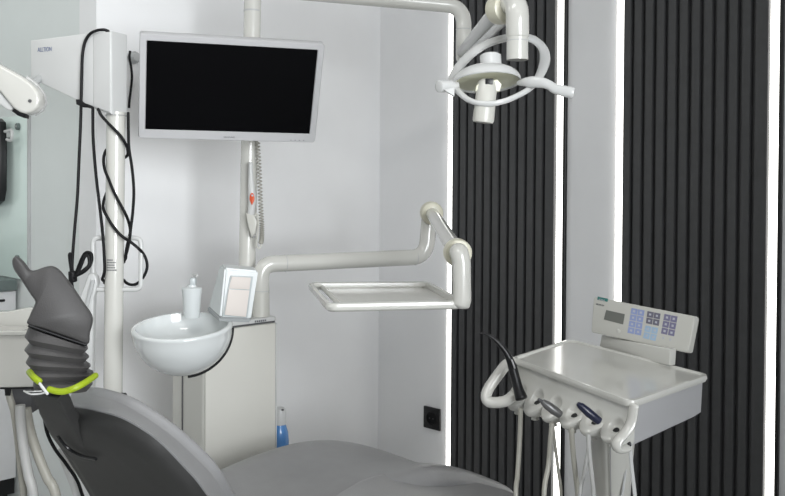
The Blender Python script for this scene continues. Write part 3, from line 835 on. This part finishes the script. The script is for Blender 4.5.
b = B(); tube(b, smooth_path([P(630, 443, 1.86), P(631.5, 465, 1.86), P(635, 496, 1.86), P(639, 540, 1.86), P(643, 620, 1.88)], 5), .0040, 8, flat=.5, flat_dir=(0, 1, 0)); obj('strap_band', b, M['white'], t)
b = B(); cbox(b, P(629, 444.2, 1.86), V((.008, 0, .003)), V((0, .012, 0)), V((-.001, 0, .008)), .002); obj('connector', b, M['black'], t)
b = B(); tube(b, [P(628.5, 452, 1.99), P(625, 475, 1.98), P(622, 496, 1.975)], .003, 8); obj('column_highlight', b, M['white'], col_)  # white line put in for the highlight on the column's right edge

# ------------------------------------------------------------------ dental chair
D = V((.62, .785, 0)).normalized(); L = V((D.y, -D.x, 0))
al = math.radians(51)
N = D*math.sin(al) + ZZ*math.cos(al); A = D*math.cos(al) - ZZ*math.sin(al)
O = P(66, 392, 1.78)
sb = V((O.x, O.y, 0)) + D*.95
chair = thing('dental_chair', 'grey upholstered dental chair with dark shell, bellows neck and winged headrest', 'dental chair', sb)
def la(px, py, off):
    q = hit(px, py, O+N*off, N) - O
    return (q.dot(L), q.dot(A))
def pt(l, a, off): return O + L*l + A*a + N*off
CO = .078
right_out = [la(x, y, CO) for x, y in ((77, 388), (90, 387), (104, 388.5), (130, 397), (155, 412), (180, 430), (205, 453), (222, 472), (236, 496))] 
right_in = [la(x, y, 0) for x, y in ((73, 407), (85, 409), (97, 411.5), (121, 418.5), (145, 432), (163, 446), (184, 468), (196, 481), (207, 496))] 
left_in = [la(x, y, 0) for x, y in ((109, 515), (98, 496), (86, 475), (75, 457), (63, 438), (53, 424), (45, 408), (43, 398))]
left_out = [(max(l, -.24), a) for l, a in (la(x+18, y, CO) for x, y in ((100, 515), (90, 496), (78, 475), (67, 457), (56, 438), (47, 424), (40, 408), (38, 398)))]
l0, a0 = right_out[-1]; right_out += [(l0-.004, a0+.09), (l0-.03, a0+.18), (l0-.09, a0+.26)]
l0, a0 = right_in[-1]; right_in += [(l0-.0, a0+.08), (l0-.015, a0+.17), (l0-.05, a0+.25)]
n_ = len(right_in)
inn = right_in + [(-.05, .56)] + left_in
outl = right_out + [(-.02, .56)] + left_out
ci = (sum(l for l, a in inn)/len(inn), sum(a for l, a in inn)/len(inn))
def rg(lst, off, s=1.0): return [pt(ci[0]+(l-ci[0])*s, ci[1]+(a-ci[1])*s, off) for l, a in lst]
def dens(lst):
    c = [V((l, a, 0)) for l, a in lst]; n__ = len(c); out = []
    for i in range(n__):
        p0, p1_, p2, p3 = c[i-1], c[i], c[(i+1) % n__], c[(i+2) % n__]
        for k in range(4):
            t_ = k/4
            q_ = .5*((2*p1_)+(p2-p0)*t_+(2*p0-5*p1_+4*p2-p3)*t_*t_+(3*p1_-p0-3*p2+p3)*t_**3)
            out.append((q_.x, q_.y))
    return out
inn, outl = dens(inn), dens(outl)
b = B(); loft(b, [rg(inn, .006, .90), rg(inn, .0), rg(inn, -.012, .985), rg(inn, -.022, .94), rg(inn, -.03, .8), rg(inn, -.036, .5)])
br = obj('backrest_shell', b, M['shell'], chair, ang=70)
b = B(); loft(b, [rg(inn, .001, .99), rg(inn, .004, 1.0)] + [[p.lerp(q, f_) for p, q in zip(rg(inn, .004, 1.0), rg(outl, .060))] for f_ in (.3, .6, .85)] + [rg(outl, .060), rg(outl, .072, .997), rg(outl, .080, .98), rg(outl, .084, .93), rg(outl, .084, .6)])
obj('back_cushion', b, M['seat'], chair, ang=70)
b = B(); pp = [hit(x, y, O-N*.024, N) for x, y in ((35, 390), (52, 393), (62, 394), (67, 402), (71, 412), (79, 424), (87, 440), (97.5, 458), (92, 458.5), (80, 455), (72, 450), (66, 443.5), (59.5, 436), (50, 421), (42, 405))]
slab(b, pp, N, .026, .006); obj('headrest_support', b, M['shell'], chair, ang=60)
b = B(); tube(b, smooth_path([hit(x, y, O-N*.044, N) for x, y in ((58, 437), (64, 444.5), (71, 450.5), (82, 456), (96, 459))], 5), .0035, 8); obj('seam_piping', b, M['black'], chair)
b = B(); pp = [hit(x, y, O-N*.022, N) for x, y in ((66, 446), (72, 452), (82, 457), (97, 460), (108, 480), (118, 500), (125, 520), (114, 525), (97, 496), (85, 475), (74, 457))]
slab(b, pp, N, .02, .004); obj('rear_cover', b, M['shell2'], chair)

# headrest
hy = 1.73
hv = V((-.36, 1, -.13)).normalized()
def hpt(px, py, d=0): return P(px, py, hy + (px-55)/900*hy*.3) + hv*d
outline = [(17, 256.2), (23, 260.5), (30, 269.5), (36, 270), (43, 267.5), (49, 266), (54, 266.3), (60, 270), (66, 277), (71.5, 284), (78, 293.5), (85, 304), (90.5, 311.5), (93, 318), (92.5, 324), (90, 333), (87.8, 344), (72, 339), (57, 333.8), (42, 328.6), (27.5, 324), (29.5, 316), (33, 308), (35.2, 301.5), (31, 295), (27, 289), (19.5, 277.5), (14.5, 270.5), (12.3, 264), (13, 258.5)]
def inset2(lst, d):
    out = []; n__ = len(lst)
    for i_ in range(n__):
        p_, q_, r2 = V((*lst[i_-1], 0)), V((*lst[i_], 0)), V((*lst[(i_+1) % n__], 0))
        t_ = ((q_-p_).normalized()+(r2-q_).normalized())
        nrm = V((-t_.y, t_.x, 0)).normalized()
        out.append((q_.x+nrm.x*d, q_.y+nrm.y*d))
    return out
def dens2(lst):
    return dens(lst)
ol2 = dens2(outline)
b = B(); rings = []
for d_, s_ in ((-.022, 2.6), (-.020, 1.7), (-.016, .9), (-.010, .3), (0, 0), (.05, 0), (.09, .8), (.115, 1.8), (.12, 2.6)):
    ls = inset2(outline, s_)
    rings.append([hpt(x, y, d_) for x, y in dens2(ls)])
loft(b, rings); hr = obj('headrest_pad', b, M['pad'], chair, ang=80)
b = B(); tube(b, smooth_path([hpt(x, y, -.012) for x, y in ((28.5, 325.3), (42, 329.8), (57, 335), (72, 340.2), (87, 345))], 4), .0026, 8); obj('headrest_seam', b, M['black'], chair)
# bellows
b = B(); rings = []
L_ = [(28.5, 326, 0), (24, 336.5, 1), (29.5, 343, 0), (23.8, 350, 1), (29, 356, 0), (25.2, 362.5, 1), (30, 368, 0), (28.3, 374.5, 1), (33, 380, 0), (32.5, 386, 1), (37, 391.5, 0)]
R_ = [(86.5, 345.5, 0), (88.3, 348.5, 1), (84, 353, 0), (89.3, 357, 1), (84.5, 362, 0), (91, 366, 1), (87, 370.5, 0), (94, 373.5, 1), (90, 379, 0), (93, 383.5, 1), (88, 390, 0)]
for (lx, ly, o_), (rx, ry, _o) in zip(L_, R_):
    a_ = P(lx, ly, hy-.012); c_ = P(rx, ry, hy+.012)
    mid = (a_+c_)/2; hx = (c_-a_)/2
    hd = hv*(.056 if o_ else .047) + V((0, 0, .004))
    ring_ = []
    for k in range(40):
        an = 2*math.pi*k/40; ca, sa = math.cos(an), math.sin(an)
        ring_.append(mid + hv*.03 + hx*(math.copysign(abs(ca)**.55, ca)) + hd*(math.copysign(abs(sa)**.55, sa)))
    rings.append(ring_)
loft(b, rings); obj('bellows', b, M['pad'], chair, ang=30)

# seat
SO = V((O.x, O.y, 0))
def sp(s, l, z): return SO + D*s + L*l + ZZ*z
prof_s = [(.16, .22, .49, .01), (.30, .24, .515, .012), (.48, .25, .545, .014), (.62, .255, .562, .016), (.78, .255, .571, .018), (.92, .25, .563, .020), (1.06, .245, .53, .020), (1.20, .24, .474, .018), (1.32, .235, .418, .014), (1.40, .225, .379, .010), (1.44, .20, .358, .006)]
b = B(); rings = []
for s, hw, z, dish in prof_s:
    r_ = []
    for l in [-1, -.97, -.88, -.74, -.5, -.25, 0, .25, .5, .74, .88, .97, 1]:
        e = abs(l)
        zz = z - dish*max(0, 1-(e/.74)**2) if e < .74 else z - .045*((e-.74)/.26)**2.2
        r_.append(sp(s, l*hw, zz))
    r_ += [sp(s, hw*.98, z-.085), sp(s, hw*.85, z-.11), sp(s, 0, z-.115), sp(s, -hw*.85, z-.11), sp(s, -hw*.98, z-.085)]
    rings.append(r_)
loft(b, rings); obj('seat_cushion', b, M['seat'], chair, subd=2)
# near-side leg cushion with its own edge roll
zl = lambda s: .47 - .28*max(0, s-.98)
ol = [(330, 498), (345, 487), (362, 478.5), (385, 473), (412, 472), (438, 474), (456, 477), (475, 481.5), (497, 487), (514, 492), (522, 497), (520, 504), (480, 512), (400, 516), (345, 510)]
pn = (ZZ + D*.28).normalized(); po = sp(1.1, .1, .475)
b = B(); pp = [hit(x, y, po, pn) for x, y in ol]
c_ = sum(pp, V())/len(pp)
pp = [V((x_, y_, 0)) for x_, y_ in dens([(p.x, p.y) for p in pp])]
pp = [p + ZZ*(po.z - ((p-po).x*pn.x + (p-po).y*pn.y)/pn.z - (p.z)) for p in pp]
c_ = sum(pp, V())/len(pp)
rings = []
for dz, s in ((-.07, .96), (-.05, 1.0), (-.018, 1.0), (-.006, .985), (0, .955), (.001, .9), (-.006, .75), (-.012, .4)):
    rings.append([c_ + (p-c_)*s + pn*dz for p in pp])
loft(b, rings); obj('leg_cushion', b, M['seat'], chair, ang=80)
b = B(); box(b, sp(.55, -.13, .08), D*.6, L*.26, ZZ*.37, .02); obj('chair_pedestal', b, M['white'], chair)
b = B(); box(b, sp(.40, -.19, 0), D*.9, L*.38, ZZ*.082, .02); obj('floor_plate', b, M['grey_cream'], chair)
b = B(); tube(b, [sp(.35, 0, .46), pt(.04, .45, -.01)], .05, 16); obj('back_hinge', b, M['shell'], chair)

# neon cord around the neck with its clip
t = thing('bib_cord', 'neon yellow-green cord looped around the base of the chair bellows', 'cord', P(63, 392, hy-.06))
yn = hy-.075
b = B(); tube(b, smooth_path([P(29.5, 372, yn+.05), P(33, 376.5, yn+.01), P(39.5, 381.8, yn)], 6), .0062, 10, round_ends=.004)
obj('cord_end', b, M['neon'], t)
b = B(); tube(b, smooth_path([P(49, 389.3, yn), P(58, 391.5, yn-.002), P(66, 391, yn-.002), P(76, 387.5, yn), P(86, 382, yn+.02), P(95.5, 375.5, yn+.06)], 6), .0061, 10, round_ends=.004)
obj('cord_loop', b, M['neon'], t)
b = B(); tube(b, [P(39.7, 383.5, yn-.006), P(43, 388, yn-.008), P(47.5, 393.8, yn-.008)], .0028, 8, round_ends=.002); obj('metal_clip', b, M['white'], t)
b = B(); tube(b, smooth_path([P(24, 391, yn+.02), P(30, 394, yn), P(38, 394, yn-.004), P(46, 392.5, yn-.008)], 5), .0016, 8)
tube(b, smooth_path([P(26, 391.5, yn+.02), P(33, 391.5, yn), P(42, 391.0, yn-.006)], 5), .0012, 8); obj('wire_loop', b, M['white'], t)
b = B(); tube(b, smooth_path([P(43, 400, 2.2), P(44, 413, 2.2), P(47, 432, 2.2), P(55, 449, 2.21), P(67.6, 466, 2.22), P(80, 488, 2.23), P(86, 530, 2.24), P(70, 640, 2.24)], 7), .0042, 10); tagp(obj('black_cable', b, M['rubber']), 'black cable hanging behind the chair back below the neon cord', 'cable')
b = B(); tube(b, smooth_path([P(60, 448, 2.3), P(68, 468, 2.3), P(78, 496, 2.3), P(84, 540, 2.31), P(70, 640, 2.31)], 7), .012, 12); tagp(obj('white_hose', b, M['white']), 'white hose running down along the left edge of the dark chair back', 'hose')

# ------------------------------------------------------------------ microscope stand
MY = 2.50
mst = thing('microscope_stand', 'white microscope floor stand with round column and wedge-shaped arm housing', 'microscope stand', V((P(114, 187, MY).x, MY, 0)))
cbt = V((P(114.0, 250, MY).x, MY, .06)); cdir = (P(117, 30, MY) - P(113.6, 330, MY)).normalized()
c_at = lambda py: P(117 - (py-30)*3.4/300, py, MY)
b = B(); tube(b, [V((c_at(380).x, MY, .05)), c_at(380), c_at(112)], .0255, 28); obj('column', b, M['cream'], mst)
ad = V((-.93, .37, 0)).normalized(); an_ = V((ad.y, -ad.x, 0))     # arm direction, face normal towards the viewer
if an_.y > 0: an_ = -an_
hb = c_at(70)
fp = hb + an_*.036
def af(px, py): return hit(px, py, fp, an_)
o2 = [af(104, 31), af(30.3, 40.5), af(30.3, 78), af(36, 81), af(92, 107.5), af(104, 111)]
b = B(); th_ = .068
slab(b, [p - an_*th_/2 for p in o2], an_, th_, .004, 2); hou = obj('arm_housing', b, M['white'], mst)
b = B()
o3 = [af(92.5, 33), af(111.5, 31), af(111.5, 114.5), af(108, 113.5), af(92.5, 108)]
slab(b, [p - an_*.034 for p in o3], an_, .072, .009, 4); obj('housing_cover', b, M['white'], mst)
b = B(); tube(b, [c_at(115.2), c_at(116)], .0285, 30); obj('sleeve_ring', b, M['mgrey'], mst)
lettering('lettering', 'ALLTION', af(37.8, 52)+an_*.0008, -ad, ZZ, .0125, M['brandblue'], hou, width=.050)
# printed data label on the column
b = B(); lc = c_at(265)
for k, (w0, w1) in enumerate(((-.014, .004), (-.014, .012), (-.014, .009), (-.014, .010), (-.014, .014))):
    z_ = lc.z + .014 - k*.007
    for j in range(6):
        x0, x1 = w0 + (w1-w0)*j/6, w0 + (w1-w0)*(j+.8)/6
        f = lambda x: V((lc.x+x, lc.y - math.sqrt(.0258**2-x*x)-.0002, 0))
        pts4 = [f(x0)+ZZ*z_, f(x1)+ZZ*z_, f(x1)+ZZ*(z_+.0035), f(x0)+ZZ*(z_+.0035)]
        loft(b, [pts4, [p+V((0, .001, 0)) for p in pts4]])
obj('print', b, M['ink'], mst)
for s, xs in ((-1, (107, 96, 92.8)), (1, (124, 137.5, 141))):
    b = B(); tube(b, fillet([P(xs[0], 238, MY), P(xs[2], 238, MY), P(xs[2], 289.5, MY), P(xs[0]-1, 289.5, MY)], .018, 6), .0068, 12); obj('handle', b, M['white'], mst)
b = B(); lathe(b, [(.012, 0), (.012, .012), (.006, .016)], c_at(396)+V((.026, -.01, 0)), (1, -.2, 0), n=16); obj('lock_knob', b, M['black'], mst)
b = B(); lathe(b, [(.17, 0), (.17, .035), (.15, .05), (.04, .06), (.028, .12)], V((c_at(380).x, MY, 0)), n=32); obj('floor_base', b, M['white'], mst)
b = B(); slab(b, [P(x, y, MY-.0) for x, y in ((95, 272.5), (98, 277), (99, 283), (95.5, 296), (94.5, 320), (93.5, 396), (84, 396), (80, 330), (79.5, 302), (90, 273))], (0, 1, 0), .03, .005); obj('side_bracket', b, M['white'], mst)
b = B(); slab(b, [P(x, y, MY-.02) for x, y in ((91.5, 280), (95, 280), (84.5, 322), (81, 322))], (0, 1, 0), .006, .001, 2); obj('bracket_slot', b, M['sgrey'], mst)
# swing arm of the microscope
ya = 2.42
b = B(); slab(b, [P(x, y, ya) for x, y in ((-30, 46), (-12, 56), (4, 66), (17, 73), (28, 79.5), (36, 86), (41, 93), (43, 101), (41, 108), (36, 112.5), (29, 114.5), (23, 113), (17, 109), (8, 98), (-3, 85), (-18, 66), (-34, 50))], (0, 1, 0), .05, .008); sw_ = obj('swing_arm', b, M['cream'], mst)
b = B(); slab(b, [P(x, y, ya+.035) for x, y in ((28, 76), (38, 84), (45, 94), (46.5, 103), (43, 111), (35, 116), (26, 115), (24, 90))], (0, 1, 0), .02, .004); obj('pivot_plate', b, M['white'], mst)
b = B(); lathe(b, [(.0045, 0), (.0045, .002), (.003, .0025)], P(30, 101, ya-.026), (0, -1, 0), n=14); obj('pivot_screw', b, M['dgrey'], sw_)
b = B(); slab(b, [P(x, y, ya+.005) for x, y in ((-10, 82), (2, 91), (16, 108), (13, 111), (9, 110), (-2, 102), (-12, 94))], (0, 1, 0), .03, .004); obj('lower_bar', b, M['white'], mst)
b = B(); slab(b, [P(x, y, ya) for x, y in ((17, 108), (21, 112), (27, 115), (26.5, 118.5), (20, 116), (14, 111.5))], (0, 1, 0), .034, .003); obj('bumper', b, M['rubber'], mst)

b = B(); tube(b, [P(31, 100, ya+.035), P(33.5, 84, ya+.10), af(37, 72)-an_*.034], .010, 12); obj('arm_joint', b, M['sgrey'], mst)
# cables
def cable(pts_, label, r=.0042, sm_=7):
    path_ = []
    for p in smooth_path([P(*q) for q in pts_], sm_):
        ax_ = c_at(PPY + (CAMH-p.z)/MY*FOC)
        d_ = V((p.x-ax_.x, p.y-ax_.y, 0))
        if p.z < c_at(117).z and d_.length < .0312: p = p + d_.normalized()*(.0312-d_.length)
        path_.append(p)
    bq = B(); tube(bq, path_, r, 10, round_ends=.003)
    return tagp(obj('black_cable', bq, M['rubber']), label, 'cable')
yfz = fp.y
def yface(px): return af(px, 70).y - .006
cable([(108.5, 31.2, MY-.02), (104, 29.8, MY-.025), (97, 30.5, yface(97)), (90, 34, yface(90)), (85, 42, yface(85)), (82.5, 55, yface(82)-.002), (81.8, 75, yface(82)-.004), (81.2, 100, yface(81)-.006), (80.5, 125, MY-.02), (79, 160, MY-.02), (77.5, 195, MY-.02), (75, 225, MY-.02), (73, 250, MY-.02), (72, 266, MY-.02)], 'black cable draped over the arm housing and hanging down to the tied bundle')
cable([(89, 106.5, yface(90)), (92.5, 108, yface(93)-.004), (92.8, 116, yface(93)), (93.2, 140, MY-.02), (96, 175, MY-.02), (99.5, 205, MY-.02), (102.5, 232, MY-.025), (104, 252, MY-.028), (105, 275, MY-.02), (104.5, 283, MY+.02)], 'black cable hanging straight from the cable clip to the left handle')
YF, YK = MY-.033, MY+.034
cable([(98, 109, yface(98)), (101, 115, yface(100)), (106, 121, YF), (113, 128, YF-.004), (119, 134, YF), (124, 141, YF+.008), (127.2, 148, MY-.01), (127.5, 155, MY+.012), (122, 158, YK), (112, 154, YK), (106.3, 150, MY+.014), (105, 158, MY-.005), (106.2, 170, MY-.02), (110.5, 184, YF), (117, 198, YF-.002), (123.5, 210, YF), (128, 220, MY-.02), (130.3, 231, MY), (128, 242, MY-.0), (126, 252, MY+.01), (124, 262, YK)], 'black cable spiralling around the column from below the arm housing')
cable([(128.2, 113, MY-.012), (128.4, 130, MY-.012), (129, 148, MY-.012), (132, 168, MY-.012), (133.8, 190, MY-.012), (132.8, 212, MY-.012), (130.8, 228, MY-.018), (129.5, 240, MY-.018), (126.8, 252, MY-.01), (123, 263, YK)], 'black cable hanging at the right side of the column from the sleeve')
cable([(116, 186, YK), (109, 190, YK-.004), (105.2, 197, MY+.008), (105.3, 207, MY-.01), (108.5, 219, YF+.003), (116, 230, YF-.002), (123, 237, YF), (130, 241.5, MY-.02), (138, 248, MY-.014), (143.5, 254, MY), (146.8, 262, MY), (146.6, 270, MY), (142, 279, MY), (135, 284.5, MY), (127.5, 283.5, MY+.01), (120, 277, YK)], 'black cable curling through the right handle in a wide loop')
t = thing('cable_bundle', 'coiled black cable bundle hanging left of the column behind the headrest', 'cable', P(72, 270, MY-.02))
b = B()
yb_ = MY-.02
tube(b, smooth_path([P(*q) for q in [(73, 281, yb_), (71, 268, yb_), (69.5, 256, yb_-.004), (70.5, 254, yb_-.004), (72, 258, yb_), (72.5, 272, yb_), (77, 275, yb_-.006), (86, 270, yb_-.008), (91, 263, yb_-.004), (91.5, 255, yb_), (88.5, 252.5, yb_), (84.5, 254, yb_), (80, 263, yb_), (75, 277, yb_), (74, 281, yb_+.004)]], 7), .0046, 10)
obj('coil', b, M['rubber'], t)
b = B()
tube(b, smooth_path([P(*q) for q in [(74, 280, yb_-.006), (80, 268, yb_-.008), (84, 258, yb_-.008), (87, 255, yb_-.006), (89, 258, yb_-.006), (89, 265, yb_-.006), (84, 270, yb_-.01), (76, 276, yb_-.01), (72, 280, yb_-.006), (72.5, 290, yb_)]], 7), .0046, 10)
obj('coil', b, M['rubber'], t)
b = B(); tube(b, [P(72.5, 272, yb_-.002), P(73, 281, yb_-.002)], .0115, 12, round_ends=.004); obj('tie', b, M['rubber'], t)
t = tagp(obj('cable_clip', (lambda b_: (slab(b_, [P(x, y, yface(84)-.004) for x, y in ((77, 99.5), (80, 99.5), (84, 103), (93, 106), (92, 108), (84, 107.5), (77.5, 104.5))], an_, .012, .002, 2), b_)[1])(B()), M['rubber']), 'small black clip at the lower edge of the arm housing', 'clip')

# grey cable outlet on the wall
wq = hit(132.2, 58, R(UB, 0), UU)
t = thing('cable_outlet', 'small grey wall knob with short black lead beside the monitor', 'cable outlet', wq)
b = B(); lathe(b, [(.016, 0), (.022, .006), (.021, .022), (.014, .034), (.006, .036)], wq, UU, n=8); obj('knob', b, M['sgrey'], t)
b = B(); wo = lambda x, y, d_: hit(x, y, R(UB+d_, 0), UU)
tube(b, smooth_path([wo(130.2, 51, .042), wo(129.5, 57, .042), wo(131, 66, .035), wo(132, 76, .02), wo(131, 88, .012), wo(129.5, 100, .01), wo(129, 108, .008)], 6), .0042, 9); obj('lead', b, M['rubber'], t)

# ------------------------------------------------------------------ alcove: counter, glass splash panel, hanging case
vc = VL-.012
q = hit(17.5, 287, R(0, vc), VV); uc = q.dot(UU)
qe = hit(17.5, 290.3, R(0, vc), VV); zc = qe.z; ztop = hit(17, 283.5, R(0, vc), VV).z
wt = B(); box(wt, R(UA+.005, VN+.6, zc), UU*(uc-UA-.005), VV*(vc-VN-.6), ZZ*(ztop+.016-zc), .003); tagp(obj('worktop', wt, M['worktop']), 'dark grey-green worktop on the white cabinet at the left edge', 'worktop')
t = thing('base_cabinet', 'white base cabinet under the dark worktop at the left edge', 'cabinet', R((UA+uc)/2, .2, 0))
vcb = hit(16.4, 350, R(uc-.02, 0), UU).dot(VV)
b = B(); box(b, R(UA+.01, VN+.6, .12), UU*(uc-.04-UA-.01), VV*(vcb-VN-.6), ZZ*(zc-.122), .002); obj('cabinet_body', b, M['drawer'], t)
zd = hit(8, 314, R(uc, 0), UU).z
b = B(); box(b, R(uc-.04, vcb-.502, zd+.002), UU*.02, VV*.5, ZZ*(zc-zd-.006), .002); dr = obj('drawer', b, M['drawer'], t)
b = B(); hq = hit(-4, 301, R(uc-.02, 0), UU); box(b, hq-VV*.03-ZZ*.005, VV*.062, UU*.008, ZZ*.010, .003); obj('handle', b, M['black'], dr)
b = B(); box(b, R(uc-.04, vcb-.502, .178), UU*.02, VV*.5, ZZ*(zd-.182), .002); dr = obj('door', b, M['drawer'], t)
b = B(); box(b, R(UA+.01, VN+.6, 0), UU*(uc-.08-UA-.01), VV*(vcb-.01-VN-.6), ZZ*.122); obj('plinth', b, M['black'], t)
b = B(); box(b, R(uc-.045, vcb-.5, .115), UU*.012, VV*.498, ZZ*.06); obj('toe_board', b, M['black'], t)
# glass panel
ug = u_at(27.2, 187, VL-.012); zg1 = hit(20, 115.5, R(0, VL-.012), VV).z
t = thing('glass_panel', 'pale green glass splash panel fixed to the left wall above the worktop', 'glass panel', R(ug-.4, VL, ztop+.02))
b = B(); box(b, R(UA+.02, VL-.0115, ztop+.018), UU*(ug-UA-.02), VV*.010, ZZ*(zg1-ztop-.018), .0015); obj('glass_sheet', b, M['glass'], t)
b = B(); box(b, R(ug-.001, VL-.012, ztop+.018), UU*.006, VV*.0118, ZZ*(zg1-ztop-.018)); obj('edge_profile', b, M['sgrey'], t)
for (x_, y_) in ((19, 126.5), (18.5, 258.5)):
    sq = hit(x_, y_, R(0, VL-.012), VV)
    b = B(); lathe(b, [(.013, 0), (.013, .010), (.010, .012), (.006, .012), (.005, .009)], sq, -VV, n=20); st = obj('standoff', b, M['worktop'], t)
    b = B(); lathe(b, [(.005, .008), (.004, .0125), (.002, .013)], sq, -VV, n=12); obj('standoff_cap', b, M['sgrey'], st)
# black case on its hook
vq = VL-.05
t = thing('hanging_case', 'black rounded case hanging on a white hook before the green glass', 'case', hit(0, 205, R(0, vq), VV))
hc2 = lambda x, y: hit(x, y, R(0, vq), VV)
b = B(); slab(b, [hc2(x, y) for x, y in ((-22, 120), (-1, 118.5), (2.6, 122), (3.6, 150), (3.2, 190), (1.4, 201), (-3, 205), (-22, 208))], VV, .03, .006); obj('case_body', b, M['black'], t)
b = B(); slab(b, [hc2(x, y)-VV*.018 for x, y in ((-20, 128), (-1.0, 127), (.5, 132), (.4, 188), (-2.0, 197), (-20, 201))], VV, .008, .002, 2); obj('case_lid', b, M['pad'], t)
t = thing('wall_hook', 'white plastic hook on the green glass beside the black case', 'hook', hit(9, 135, R(0, VL-.014), VV))
b = B(); tube(b, smooth_path([hc2(5, 131.5), hc2(8, 131), hc2(11.5, 130.2), hc2(12, 136), hc2(10.5, 140.5), hc2(7, 139.5)], 5), .006, 8, round_ends=.003); obj('hook_arm', b, M['white'], t)
b = B(); h0 = hit(11.5, 134, R(0, VL-.012), VV); cbox(b, h0 - VV*.018, UU*.02, VV*.036, ZZ*.03, .003); obj('hook_base', b, M['white'], t)

# ------------------------------------------------------------------ assistant unit at the far left
ay_ = 2.12
ast = thing('assistant_unit', 'cream assistant instrument tray behind the headrest at the left edge', 'assistant unit', V((P(-20, 390, ay_).x, ay_, 0)))
aX = V((1, .10, 0)).normalized(); aY = V((-.10, 1, 0)).normalized()
ao = P(33.5, 332, ay_)
zr, zbm = P(20, 332.5, ay_).z, P(20, 387.5, ay_).z
b = B(); box(b, V((ao.x, ao.y, zbm)) - aX*.30, aX*.30, aY*.16, ZZ*(zr-zbm-.004), .006); obj('tray_body', b, M['grey_cream'], ast)
b = B()
w_, d_ = .306, .175
def tr(s, z, ins_): 
    o_ = V((ao.x, ao.y, 0)) + aX*(.004) - aY*.006
    return [o_ + aX*(x) + aY*(y) + ZZ*z for x, y in ((-ins_, ins_), (-ins_, d_-ins_), (-w_+ins_, d_-ins_), (-w_+ins_, ins_))]
loft(b, [tr(1, zr-.006, .006), tr(1, zr-.004, 0), tr(1, zr+.002, 0), tr(1, zr+.005, .003), tr(1, zr+.005, .012), tr(1, zr-.002, .022), tr(1, zr-.003, .05)]); obj('tray_rim', b, M['cream'], ast)
b = B(); box(b, V((ao.x, ao.y, zbm-.003))-aX*.299 + aY*.002, aX*.298, aY*.15, ZZ*.003); obj('base_plate', b, M['black'], ast)
b = B(); slab(b, [P(x, y, ay_+.13) for x, y in ((-30, 312), (9, 311), (30, 307), (38, 308), (36, 336), (-30, 338))], aY, .03, .004); obj('rear_wall', b, M['cream'], ast)
b = B(); box(b, P(10.5, 414.5, ay_+.02), V((.0485, .004, 0)), V((0, .08, 0)), ZZ*(zbm-P(10.5, 414.5, ay_).z), .004); obj('hose_block', b, M['dgrey'], ast)
b = B(); box(b, P(4.5, 396, ay_+.01), V((.013, 0, 0)), V((0, .04, 0)), ZZ*(zbm-P(4.5, 396, ay_).z), .002); obj('latch', b, M['black'], ast)
b = B(); pc_ = V((P(-45, 390, ay_).x, ay_+.08, 0)); tube(b, [pc_, pc_ + ZZ*(zbm-.003)], .03, 18); obj('support_post', b, M['grey_cream'], ast)
b = B(); lathe(b, [(.16, 0), (.16, .03), (.04, .05)], pc_, n=28); obj('floor_base', b, M['grey_cream'], ast)
def ahose(pts_, r, ma, label):
    bq = B(); tube(bq, smooth_path([P(*q) for q in pts_], 7), r, 12); return tagp(obj('suction_hose', bq, ma), label, 'hose', 'suction hoses at the left')
ahose([(8, 388, 2.14), (10, 398, 2.14), (14, 412, 2.14), (18, 440, 2.15), (21, 470, 2.15), (24, 500, 2.16), (28, 600, 2.2)], .0085, M['hose'], 'beige suction hose at far left, running behind the grey one')
ahose([(20, 405, 2.10), (21, 425, 2.10), (24, 450, 2.10), (28.5, 475, 2.10), (34, 500, 2.10), (44, 600, 2.12)], .0115, M['hose2'], 'light grey suction hose hanging from the dark block under the assistant tray')
ahose([(26, 408, 2.13), (30, 430, 2.13), (38, 455, 2.12), (47, 477, 2.12), (57, 500, 2.12), (75, 600, 2.14)], .0115, M['hose'], 'beige suction hose slanting right toward the chair back')

# ceiling lamp panels; the alcove one is added to brighten its wall
for i, (uu, vv, lb) in enumerate(((-1.35, .3, 'ceiling light panel above the dental chair'), (.2, .2, 'ceiling light panel near the window'), (-3.4, -.1, 'added unseen ceiling light panel that brightens the alcove wall'))):
    t = thing('ceiling_light', lb, 'ceiling light', R(uu, vv, CEIL))
    b = B(); cbox(b, R(uu, vv, CEIL-.0125), UU*1.14, VV*.32, ZZ*.024, .004); obj('lamp_frame', b, M['white'], t)

for o in bpy.data.objects:
    if '_w' in o: del o['_w']
